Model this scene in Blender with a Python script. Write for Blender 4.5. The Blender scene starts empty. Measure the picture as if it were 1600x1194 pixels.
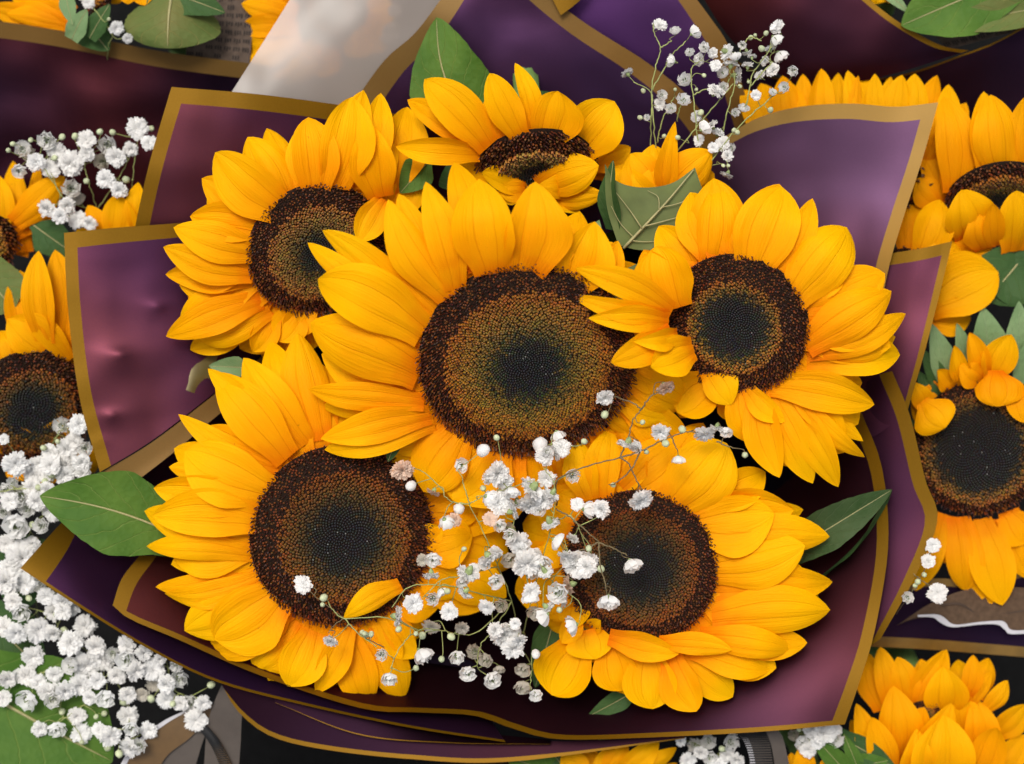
import bpy, math, random
from mathutils import Vector, Matrix, Quaternion, noise

random.seed(7)
S = 0.00022            # metres per unit of the plan the bouquets are measured on
D = 0.70               # camera height above the plan z = 0
scene = bpy.context.scene
COL = scene.collection

# ------------------------------------------------------------------ camera
cd = bpy.data.cameras.new('camera')
cam = bpy.data.objects.new('camera', cd)
COL.objects.link(cam)
cam.location = (0, 0, D)
cam.rotation_euler = (0, 0, 0)
cd.sensor_width = 36
cd.lens = 36 * D / (1600 * S)
cd.clip_start = 0.01
cd.clip_end = 50
cd.dof.use_dof = True
cd.dof.focus_distance = D - 0.016
cd.dof.aperture_fstop = 6.7
scene.camera = cam

# ------------------------------------------------------------------ light
SUN_EL, SUN_AZ = math.radians(68), math.radians(-25)   # azimuth from +Y
world = bpy.data.worlds.new('World')
scene.world = world
world.use_nodes = True
nt = world.node_tree
sky = nt.nodes.new('ShaderNodeTexSky')
sky.sky_type = 'NISHITA'
sky.sun_disc = False
sky.sun_elevation = SUN_EL
sky.sun_rotation = SUN_AZ
sky.air_density = 1.0
sky.dust_density = 6.0
sky.ozone_density = 0.3
bg = nt.nodes['Background']
bg.inputs['Strength'].default_value = 0.11
hsv = nt.nodes.new('ShaderNodeHueSaturation')
hsv.inputs['Saturation'].default_value = 0.45        # thin overcast
nt.links.new(sky.outputs[0], hsv.inputs['Color'])
nt.links.new(hsv.outputs[0], bg.inputs['Color'])
sl = bpy.data.lights.new('sun', 'SUN')
sl.energy = 1.5
sl.angle = math.radians(18)
sl.color = (1.0, 0.955, 0.88)
sun = bpy.data.objects.new('sun', sl)
COL.objects.link(sun)
sd = Vector((math.sin(SUN_AZ) * math.cos(SUN_EL), math.cos(SUN_AZ) * math.cos(SUN_EL), math.sin(SUN_EL)))
sun.rotation_euler = sd.to_track_quat('Z', 'Y').to_euler()
sun.location = sd * 2
scene.view_settings.view_transform = 'Standard'
scene.view_settings.look = 'None'
scene.view_settings.exposure = 0.40
scene.view_settings.gamma = 1.0
scene.render.engine = 'CYCLES'
scene.cycles.max_bounces = 8
scene.cycles.diffuse_bounces = 4
scene.cycles.transmission_bounces = 6
scene.cycles.transparent_max_bounces = 8

# ------------------------------------------------------------------ helpers
def P(x, y, z=0.0):
    """plan reading (x right, y down, z up, in plan units) -> world point"""
    zz = z * S
    f = (D - zz) / D
    return Vector(((x - 800) * S * f, (597 - y) * S * f, zz))

def U(z):
    return S * (D - z * S) / D

def tag(o, label, cat, group=None, kind=None):
    o['label'] = label
    o['category'] = cat
    if group: o['group'] = group
    if kind: o['kind'] = kind

def empty(name, loc, label, cat, group=None):
    o = bpy.data.objects.new(name, None)
    o.empty_display_size = 0.01
    COL.objects.link(o)
    o.location = loc
    tag(o, label, cat, group)
    return o

def part(name, mesh, parent=None, loc=None):
    o = bpy.data.objects.new(name, mesh)
    COL.objects.link(o)
    if parent is not None: o.parent = parent
    if loc is not None: o.location = loc
    return o

def wloc(o):
    v = Vector((0, 0, 0))
    while o is not None:
        v += Vector(o.location); o = o.parent
    return v

def mesh_of(name, verts, faces, mat, off=None, uvs=None, cols=None, smooth=True):
    me = bpy.data.meshes.new(name)
    if off is not None: verts = [v - off for v in verts]
    me.from_pydata([tuple(v) for v in verts], [], faces)
    me.materials.append(mat)
    if smooth: me.polygons.foreach_set('use_smooth', [True] * len(me.polygons))
    if uvs is not None:
        ul = me.uv_layers.new(name='UVMap')
        dat = []
        for p in me.polygons:
            for vi in p.vertices: dat.extend(uvs[vi])
        ul.data.foreach_set('uv', dat)
    if cols is not None:
        ca = me.color_attributes.new('Col', 'FLOAT_COLOR', 'POINT')
        flat = []
        for c in cols: flat.extend((c[0], c[1], c[2], 1.0))
        ca.data.foreach_set('color', flat)
    me.update()
    return me

def grid_faces(nu, nv, base=0):
    return [(base + i * nv + j, base + i * nv + j + 1, base + (i + 1) * nv + j + 1, base + (i + 1) * nv + j)
            for i in range(nu - 1) for j in range(nv - 1)]

def smooth_path(pts, n):
    """Catmull-Rom through pts, n samples"""
    m = len(pts)
    if m == 2:
        return [pts[0].lerp(pts[1], i / (n - 1)) for i in range(n)]
    out = []
    for i in range(n):
        t = i / (n - 1) * (m - 1)
        k = min(int(t), m - 2); f = t - k
        p1, p2 = pts[k], pts[k + 1]
        p0 = pts[k - 1] if k > 0 else p1 * 2 - p2
        p3 = pts[k + 2] if k + 2 < m else p2 * 2 - p1
        out.append(0.5 * ((2 * p1) + (p2 - p0) * f + (2 * p0 - 5 * p1 + 4 * p2 - p3) * f * f + (3 * p1 - p0 - 3 * p2 + p3) * f ** 3))
    return out

def tube_data(path, r0, r1, seg=6, V=None, F=None):
    V = [] if V is None else V
    F = [] if F is None else F
    b = len(V); n = len(path)
    ref = Vector((0.31, 0.2, 0.93))
    for i, p in enumerate(path):
        d = (path[min(i + 1, n - 1)] - path[max(i - 1, 0)])
        if d.length < 1e-9: d = Vector((0, 0, 1))
        d.normalize()
        a = d.cross(ref)
        if a.length < 1e-3: a = d.cross(Vector((1, 0, 0)))
        a.normalize(); c = d.cross(a)
        r = r0 + (r1 - r0) * i / (n - 1)
        for k in range(seg):
            t = 2 * math.pi * k / seg
            V.append(p + a * (r * math.cos(t)) + c * (r * math.sin(t)))
    for i in range(n - 1):
        for k in range(seg):
            k2 = (k + 1) % seg
            F.append((b + i * seg + k, b + i * seg + k2, b + (i + 1) * seg + k2, b + (i + 1) * seg + k))
    F.append(tuple(b + k for k in reversed(range(seg))))
    F.append(tuple(b + (n - 1) * seg + k for k in range(seg)))
    return V, F

# ------------------------------------------------------------------ materials
class M: pass

def newmat(name):
    m = bpy.data.materials.new(name)
    m.use_nodes = True
    t = m.node_tree
    return m, t, t.nodes['Principled BSDF'], t.nodes['Material Output']

def N(t, typ, **kw):
    n = t.nodes.new(typ)
    for k, v in kw.items(): setattr(n, k, v)
    return n

def ramp(t, stops, interp='LINEAR'):
    r = N(t, 'ShaderNodeValToRGB')
    r.color_ramp.interpolation = interp
    el = r.color_ramp.elements
    while len(el) > 1: el.remove(el[-1])
    el[0].position = stops[0][0]; el[0].color = (*stops[0][1], 1)
    for p, c in stops[1:]:
        e = el.new(p); e.color = (*c, 1)
    return r

def mixc(t, fac, a, b, blend='MIX'):
    m = N(t, 'ShaderNodeMix', data_type='RGBA', blend_type=blend)
    for sock, v in ((m.inputs[0], fac), (m.inputs[6], a), (m.inputs[7], b)):
        if hasattr(v, 'links'): t.links.new(v, sock)
        elif isinstance(v, (tuple, list)): sock.default_value = (*v, 1)
        else: sock.default_value = v
    return m.outputs[2]

def math_n(t, op, a, b=None):
    m = N(t, 'ShaderNodeMath', operation=op)
    for i, v in enumerate((a, b)):
        if v is None: continue
        if hasattr(v, 'links'): t.links.new(v, m.inputs[i])
        else: m.inputs[i].default_value = v
    return m.outputs[0]

def thin(t, bs, out, col, fac):
    tr = N(t, 'ShaderNodeBsdfTranslucent')
    if hasattr(col, 'links'): t.links.new(col, tr.inputs['Color'])
    else: tr.inputs['Color'].default_value = (*col, 1)
    mx = N(t, 'ShaderNodeMixShader'); mx.inputs[0].default_value = fac
    t.links.new(bs.outputs[0], mx.inputs[1]); t.links.new(tr.outputs[0], mx.inputs[2])
    t.links.new(mx.outputs[0], out.inputs['Surface'])

def petal_mat(name, root, mid, tip):
    m, t, bs, out = newmat(name)
    uv = N(t, 'ShaderNodeUVMap')
    sep = N(t, 'ShaderNodeSeparateXYZ'); t.links.new(uv.outputs[0], sep.inputs[0])
    info = N(t, 'ShaderNodeObjectInfo')
    # long veins: fine lines that run from base to tip
    mp = N(t, 'ShaderNodeMapping'); mp.inputs['Scale'].default_value = (1.6, 24, 1)
    t.links.new(uv.outputs[0], mp.inputs[0])
    addr = N(t, 'ShaderNodeVectorMath', operation='ADD')
    cmb = N(t, 'ShaderNodeCombineXYZ'); 
    t.links.new(math_n(t, 'MULTIPLY', info.outputs['Random'], 40.0), cmb.inputs[1])
    t.links.new(mp.outputs[0], addr.inputs[0]); t.links.new(cmb.outputs[0], addr.inputs[1])
    nz = N(t, 'ShaderNodeTexNoise'); nz.inputs['Scale'].default_value = 1.0; nz.inputs['Detail'].default_value = 3
    t.links.new(addr.outputs[0], nz.inputs['Vector'])
    geo = N(t, 'ShaderNodeNewGeometry')
    blot = N(t, 'ShaderNodeTexNoise'); blot.inputs['Scale'].default_value = 90; blot.inputs['Detail'].default_value = 2
    t.links.new(geo.outputs['Position'], blot.inputs['Vector'])
    along = math_n(t, 'ADD', sep.outputs[0], math_n(t, 'MULTIPLY', math_n(t, 'SUBTRACT', blot.outputs[0], 0.5), 0.5))
    rp = ramp(t, [(0.0, root), (0.22, mid), (0.75, tip)])
    t.links.new(along, rp.inputs[0])
    c = mixc(t, math_n(t, 'MULTIPLY', nz.outputs[0], 0.20), rp.outputs[0], root)
    # two long creases and the middle nerve
    vv = math_n(t, 'ABSOLUTE', math_n(t, 'SUBTRACT', sep.outputs[1], 0.5))
    vv = math_n(t, 'ADD', vv, math_n(t, 'MULTIPLY', math_n(t, 'SUBTRACT', blot.outputs[0], 0.5), 0.05))
    cr = math_n(t, 'SUBTRACT', 1.0, math_n(t, 'MINIMUM', math_n(t, 'MULTIPLY', math_n(t, 'ABSOLUTE', math_n(t, 'SUBTRACT', vv, 0.17)), 55.0), 1.0))
    fade = math_n(t, 'MAXIMUM', math_n(t, 'SUBTRACT', 0.95, sep.outputs[0]), 0.0)
    cfac = math_n(t, 'MULTIPLY', math_n(t, 'MULTIPLY', cr, fade), 0.65)
    c = mixc(t, cfac, c, tuple(v * 0.8 for v in root))
    # old brown specks and scuffs on a few petals
    sc = N(t, 'ShaderNodeTexNoise'); sc.inputs['Scale'].default_value = 420; sc.inputs['Detail'].default_value = 3
    t.links.new(geo.outputs['Position'], sc.inputs['Vector'])
    sp_ = ramp(t, [(0.74, (0, 0, 0)), (0.80, (1, 1, 1))]); t.links.new(sc.outputs[0], sp_.inputs[0])
    c = mixc(t, math_n(t, 'MULTIPLY', sp_.outputs[0], 0.45), c, (0.35, 0.11, 0.005))
    hs = N(t, 'ShaderNodeHueSaturation')
    t.links.new(c, hs.inputs['Color'])
    t.links.new(math_n(t, 'ADD', math_n(t, 'MULTIPLY', info.outputs['Random'], 0.014), 0.494), hs.inputs['Hue'])
    col = hs.outputs[0]
    t.links.new(col, bs.inputs['Base Color'])
    bs.inputs['Roughness'].default_value = 0.62
    bs.inputs['Specular IOR Level'].default_value = 0.07
    bp = N(t, 'ShaderNodeBump'); bp.inputs['Strength'].default_value = 0.4; bp.inputs['Distance'].default_value = 0.0010
    t.links.new(math_n(t, 'SUBTRACT', nz.outputs[0], math_n(t, 'MULTIPLY', cr, 0.5)), bp.inputs['Height']); t.links.new(bp.outputs[0], bs.inputs['Normal'])
    thin(t, bs, out, col, 0.27)
    return m

M.petal = petal_mat('petal_yellow', (0.80, 0.20, 0.0), (0.89, 0.345, 0.0), (0.94, 0.465, 0.0))
M.petal_bg = petal_mat('petal_golden', (0.76, 0.19, 0.0), (0.83, 0.31, 0.0), (0.88, 0.395, 0.0))

def vcol_mat(name, rough, spec=0.3, bump=0.0):
    m, t, bs, out = newmat(name)
    a = N(t, 'ShaderNodeVertexColor'); a.layer_name = 'Col'
    t.links.new(a.outputs[0], bs.inputs['Base Color'])
    bs.inputs['Roughness'].default_value = rough
    bs.inputs['Specular IOR Level'].default_value = spec
    return m
M.floret = vcol_mat('floret', 0.5, 0.35)

def plain(name, col, rough=0.6, spec=0.3, metal=0.0, var=0.15, scale=200, bump=0.0):
    m, t, bs, out = newmat(name)
    geo = N(t, 'ShaderNodeNewGeometry')
    nz = N(t, 'ShaderNodeTexNoise'); nz.inputs['Scale'].default_value = scale; nz.inputs['Detail'].default_value = 4
    t.links.new(geo.outputs['Position'], nz.inputs['Vector'])
    dk = tuple(c * (1 - var) for c in col); lt = tuple(min(1, c * (1 + var)) for c in col)
    rp = ramp(t, [(0.3, dk), (0.7, lt)]); t.links.new(nz.outputs[0], rp.inputs[0])
    t.links.new(rp.outputs[0], bs.inputs['Base Color'])
    bs.inputs['Roughness'].default_value = rough
    bs.inputs['Specular IOR Level'].default_value = spec
    bs.inputs['Metallic'].default_value = metal
    if bump:
        bp = N(t, 'ShaderNodeBump'); bp.inputs['Strength'].default_value = bump; bp.inputs['Distance'].default_value = 0.0005
        t.links.new(nz.outputs[0], bp.inputs['Height']); t.links.new(bp.outputs[0], bs.inputs['Normal'])
    return m

M.dome = plain('disc_bed', (0.014, 0.007, 0.004), 0.8, 0.1, scale=900, var=0.4)
M.stem = plain('flower_stem', (0.135, 0.2295, 0.06075), 0.55, 0.3, scale=150)
M.gstem = plain('spray_stem', (0.27, 0.297, 0.1013), 0.5, 0.3, scale=300, var=0.3)
M.gstem_dark = plain('spray_stem_brown', (0.135, 0.1013, 0.04725), 0.5, 0.3, scale=300, var=0.3)
M.bud = plain('bud_green', (0.44, 0.48, 0.30), 0.6, 0.15, scale=500, var=0.25)
M.calyx = plain('calyx_green', (0.24, 0.30, 0.13), 0.6, 0.15, scale=600, var=0.35)
M.ground = plain('asphalt', (0.007, 0.007, 0.007), 0.95, 0.05, scale=400, var=0.5, bump=0.6)

def white_mat(name, col):
    m, t, bs, out = newmat(name)
    info = N(t, 'ShaderNodeObjectInfo')
    c = mixc(t, math_n(t, 'MULTIPLY', info.outputs['Random'], 0.22), col, (0.80, 0.74, 0.66))
    t.links.new(c, bs.inputs['Base Color'])
    bs.inputs['Roughness'].default_value = 0.6
    bs.inputs['Specular IOR Level'].default_value = 0.15
    thin(t, bs, out, c, 0.45)
    return m
M.white = white_mat('blossom_white', (0.93, 0.93, 0.92))
M.pink = white_mat('blossom_pinkish', (0.86, 0.66, 0.52))
M.dry = white_mat('blossom_faded', (0.62, 0.58, 0.50))

def film_mat(name, a, b, seed, rough=0.46, metal=0.9, scale=7.0):
    if metal > .7: a = tuple(x * 1.22 for x in a); b = tuple(x * 1.22 for x in b)
    m, t, bs, out = newmat(name)
    geo = N(t, 'ShaderNodeNewGeometry')
    mp = N(t, 'ShaderNodeMapping'); mp.inputs['Location'].default_value = (seed * 1.7, seed * 0.9, seed * 0.4)
    t.links.new(geo.outputs['Position'], mp.inputs[0])
    nz = N(t, 'ShaderNodeTexNoise'); nz.inputs['Scale'].default_value = scale; nz.inputs['Detail'].default_value = 1.5
    t.links.new(mp.outputs[0], nz.inputs['Vector'])
    rp = ramp(t, [(0.38, a), (0.62, b)]); t.links.new(nz.outputs[0], rp.inputs[0])
    gr = N(t, 'ShaderNodeTexNoise'); gr.inputs['Scale'].default_value = 1800; gr.inputs['Detail'].default_value = 1
    t.links.new(geo.outputs['Position'], gr.inputs['Vector'])
    c = mixc(t, math_n(t, 'MULTIPLY', gr.outputs[0], 0.35), rp.outputs[0], tuple(x * 0.55 for x in a))
    t.links.new(c, bs.inputs['Base Color'])
    bs.inputs['Metallic'].default_value = metal
    bs.inputs['Roughness'].default_value = rough
    bs.inputs['Specular IOR Level'].default_value = 0.15
    wr = N(t, 'ShaderNodeTexNoise'); wr.inputs['Scale'].default_value = 26; wr.inputs['Detail'].default_value = 2
    t.links.new(mp.outputs[0], wr.inputs['Vector'])
    bp = N(t, 'ShaderNodeBump'); bp.inputs['Strength'].default_value = 0.05; bp.inputs['Distance'].default_value = 0.003
    t.links.new(wr.outputs[0], bp.inputs['Height']); t.links.new(bp.outputs[0], bs.inputs['Normal'])
    return m
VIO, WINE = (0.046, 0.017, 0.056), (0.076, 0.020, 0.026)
M.film = [film_mat('film_purple', VIO, WINE, i) for i in range(5)]
M.film_dark = film_mat('film_dark', (0.018, 0.009, 0.024), (0.026, 0.009, 0.014), 9)
M.film_red = film_mat('film_wine', (0.016, 0.007, 0.017), (0.060, 0.010, 0.007), 12, scale=9)
M.film_front = film_mat('film_front', (0.032, 0.011, 0.022), (0.048, 0.0100, 0.0085), 14, scale=5)
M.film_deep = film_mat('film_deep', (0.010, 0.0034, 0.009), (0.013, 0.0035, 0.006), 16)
M.film_back = film_mat('film_back', (0.026, 0.012, 0.036), (0.040, 0.013, 0.030), 18, scale=9)
M.film_strip = film_mat('film_strip', (0.048, 0.017, 0.060), (0.074, 0.021, 0.038), 19)
M.film_lilac = film_mat('film_lilac', (0.070, 0.034, 0.068), (0.110, 0.027, 0.034), 17, scale=6)
M.gold = film_mat('film_gold', (0.165, 0.080, 0.002), (0.18, 0.090, 0.003), 3, rough=0.5, metal=0.45)
M.gold_pale = film_mat('film_gold_pale', (0.33, 0.22, 0.075), (0.25, 0.125, 0.012), 5, rough=0.5, metal=0.2)
M.gold_brown = film_mat('film_gold_brown', (0.16, 0.09, 0.024), (0.15, 0.075, 0.014), 6, rough=0.5, metal=0.25)

def frost_mat():
    m, t, bs, out = newmat('frosted_film')
    gl = N(t, 'ShaderNodeBsdfRefraction'); gl.inputs['IOR'].default_value = 1.06
    gl.inputs['Roughness'].default_value = 0.7; gl.inputs['Color'].default_value = (0.60, 0.56, 0.53, 1)
    bs.inputs['Base Color'].default_value = (0.36, 0.31, 0.275, 1)
    bs.inputs['Roughness'].default_value = 0.3
    mx = N(t, 'ShaderNodeMixShader'); mx.inputs[0].default_value = 0.56
    t.links.new(gl.outputs[0], mx.inputs[1]); t.links.new(bs.outputs[0], mx.inputs[2])
    t.links.new(mx.outputs[0], out.inputs['Surface'])
    return m
M.frost = frost_mat()

def leaf_mat(name, a, b, vein):
    m, t, bs, out = newmat(name)
    uv = N(t, 'ShaderNodeUVMap')
    sep = N(t, 'ShaderNodeSeparateXYZ'); t.links.new(uv.outputs[0], sep.inputs[0])
    v = math_n(t, 'ABSOLUTE', math_n(t, 'SUBTRACT', sep.outputs[1], 0.5))
    wob = N(t, 'ShaderNodeTexNoise'); wob.inputs['Scale'].default_value = 5
    t.links.new(uv.outputs[0], wob.inputs['Vector'])
    ph = math_n(t, 'ADD', math_n(t, 'SUBTRACT', sep.outputs[0], math_n(t, 'MULTIPLY', v, 0.75)), math_n(t, 'MULTIPLY', wob.outputs[0], 0.12))
    sn = math_n(t, 'ABSOLUTE', math_n(t, 'SINE', math_n(t, 'MULTIPLY', ph, 17.0)))
    side = math_n(t, 'SUBTRACT', 1.0, math_n(t, 'MINIMUM', math_n(t, 'MULTIPLY', sn, 6.0), 1.0))
    mid = math_n(t, 'SUBTRACT', 1.0, math_n(t, 'MINIMUM', math_n(t, 'MULTIPLY', v, 45.0), 1.0))
    ve = math_n(t, 'MAXIMUM', math_n(t, 'MULTIPLY', side, 0.55), mid)
    geo = N(t, 'ShaderNodeNewGeometry')
    nz = N(t, 'ShaderNodeTexNoise'); nz.inputs['Scale'].default_value = 70; nz.inputs['Detail'].default_value = 6
    t.links.new(geo.outputs['Position'], nz.inputs['Vector'])
    rp = ramp(t, [(0.3, a), (0.7, b)]); t.links.new(nz.outputs[0], rp.inputs[0])
    c = mixc(t, math_n(t, 'MULTIPLY', ve, 0.7), rp.outputs[0], vein)
    t.links.new(c, bs.inputs['Base Color'])
    bs.inputs['Roughness'].default_value = 0.6
    bs.inputs['Specular IOR Level'].default_value = 0.15
    fine = N(t, 'ShaderNodeTexVoronoi'); fine.inputs['Scale'].default_value = 480
    t.links.new(geo.outputs['Position'], fine.inputs['Vector'])
    h = math_n(t, 'ADD', math_n(t, 'MULTIPLY', ve, -1.0), math_n(t, 'MULTIPLY', fine.outputs[0], 0.5))
    bp = N(t, 'ShaderNodeBump'); bp.inputs['Strength'].default_value = 0.5; bp.inputs['Distance'].default_value = 0.0008
    t.links.new(h, bp.inputs['Height']); t.links.new(bp.outputs[0], bs.inputs['Normal'])
    thin(t, bs, out, c, 0.18)
    return m
M.leaf = leaf_mat('leaf_green', (0.0476, 0.119, 0.014), (0.0924, 0.175, 0.0252), (0.21, 0.266, 0.07))
M.leaf_under = leaf_mat('leaf_underside', (0.098, 0.147, 0.0364), (0.161, 0.161, 0.049), (0.336, 0.252, 0.084))
M.leaf_dark = leaf_mat('leaf_dark', (0.0308, 0.077, 0.021), (0.056, 0.112, 0.0308), (0.112, 0.168, 0.056))
M.leaf_grey = leaf_mat('leaf_grey_green', (0.032, 0.066, 0.018), (0.062, 0.095, 0.035), (0.12, 0.15, 0.07))
M.bract = leaf_mat('bract_green', (0.14, 0.238, 0.098), (0.21, 0.308, 0.14), (0.308, 0.392, 0.21))
M.rib = plain('leaf_rib', (0.324, 0.297, 0.135), 0.5, 0.3)

# ------------------------------------------------------------------ ground
g = 3.0
gz = -0.30
gm = mesh_of('ground', [Vector((-g, -g, gz)), Vector((g, -g, gz)), Vector((g, g, gz)), Vector((-g, g, gz))], [(0, 1, 2, 3)], M.ground, smooth=False)
go = part('ground', gm); go['kind'] = 'structure'; go['label'] = 'dark ground far below the bouquets'

# ------------------------------------------------------------------ blades (petals, leaves, bracts)
def blade(B, T, w, up, arch=0.08, cup=0.05, bend=0.0, twist=0.0, tipcurl=0.0, point=2.0, waist=0.45, peak=0.48,
          groove=0.02, wave=0.02, nu=15, nv=11, serr=0.0, fold=0.0, roll=0.0, asym=0.0):
    ax = T - B; L = ax.length; a = ax / L
    pn = up - a * up.dot(a)
    if pn.length < 1e-4: pn = Vector((0, 0, 1)) - a * a.z
    pn.normalize()
    if roll: pn = Quaternion(a, roll) @ pn
    sd_ = a.cross(pn)
    V, UV = [], []
    ph = random.uniform(0, 6.28); ph2 = random.uniform(0, 6.28)
    jag = [random.uniform(-1, 1) for _ in range(nu)]
    for i in range(nu):
        u = i / (nu - 1)
        uu = 1 - (1 - u) ** 1.25        # rows closer together towards the tip
        u = uu
        if u < peak:
            s = u / peak; s = s * s * (3 - 2 * s)
            pr = waist + (1 - waist) * s
        else:
            q = (u - peak) / (1 - peak)
            pr = max(0.0, 1 - q ** point) ** 0.80
        c = B + ax * u + pn * (L * arch * math.sin(math.pi * min(1, u * 1.02)) + L * tipcurl * max(0, u - 0.62) ** 2 * 4) + sd_ * (L * bend * math.sin(math.pi * u))
        tw = twist * (u - 0.3)
        s2 = sd_ * math.cos(tw) + pn * math.sin(tw)
        p2 = pn * math.cos(tw) - sd_ * math.sin(tw)
        hw = w * 0.5 * pr
        for j in range(nv):
            v = -1 + 2 * j / (nv - 1)
            e = 1.0
            if serr and abs(v) > 0.9: e = 1 + serr * jag[i]
            off = cup * w * (v * v - 0.3) * min(1, u * 3) * pr
            gg = groove * w * pr * math.exp(-((abs(v) - 0.36) / 0.13) ** 2)
            wv = wave * w * (v ** 3) * math.sin(u * 7 + ph) * pr + wave * 0.6 * w * v * v * math.sin(u * 9 + ph2) * pr
            fo = fold * abs(v) * hw
            V.append(c + s2 * (hw * v * e * (1 + asym * v)) + p2 * (off - gg + wv + fo))
            UV.append((u, j / (nv - 1)))
    return V, UV, grid_faces(nu, nv)

def leaf(root, B, T, w, up=(0, 0, 1), mat=None, label=None, name='leaf', rib=True, **kw):
    b, t = P(*B), P(*T)
    kw.setdefault('waist', 0.25); kw.setdefault('peak', 0.38); kw.setdefault('point', 1.5)
    kw.setdefault('groove', 0.0); kw.setdefault('serr', 0.02); kw.setdefault('wave', 0.05); kw.setdefault('fold', 0.18)
    kw.setdefault('arch', 0.06); kw.setdefault('nu', 26); kw.setdefault('nv', 13); kw.setdefault('cup', 0.0)
    ww = w * U((B[2] + T[2]) / 2)
    V, UV, F = blade(b, t, ww, Vector(up).normalized(), **kw)
    off = wloc(root)
    o = part(name, mesh_of(name, V, F, mat or M.leaf, off, UV), root)
    if label: o['label'] = label
    if rib:
        nv = kw['nv']
        pth = [V[i * nv + nv // 2] + Vector((0, 0, 0.00012)) for i in range(0, kw['nu'], 2)]
        TV, TF = tube_data(pth, 0.0005 * w / 130, 0.00008, 5)
        part('midrib', mesh_of('midrib', TV, TF, M.rib, off), o)
    return o

# ------------------------------------------------------------------ sunflowers
def lerp3(a, b, t):
    t = max(0, min(1, t)); return tuple(a[i] + (b[i] - a[i]) * t for i in range(3))

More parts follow.
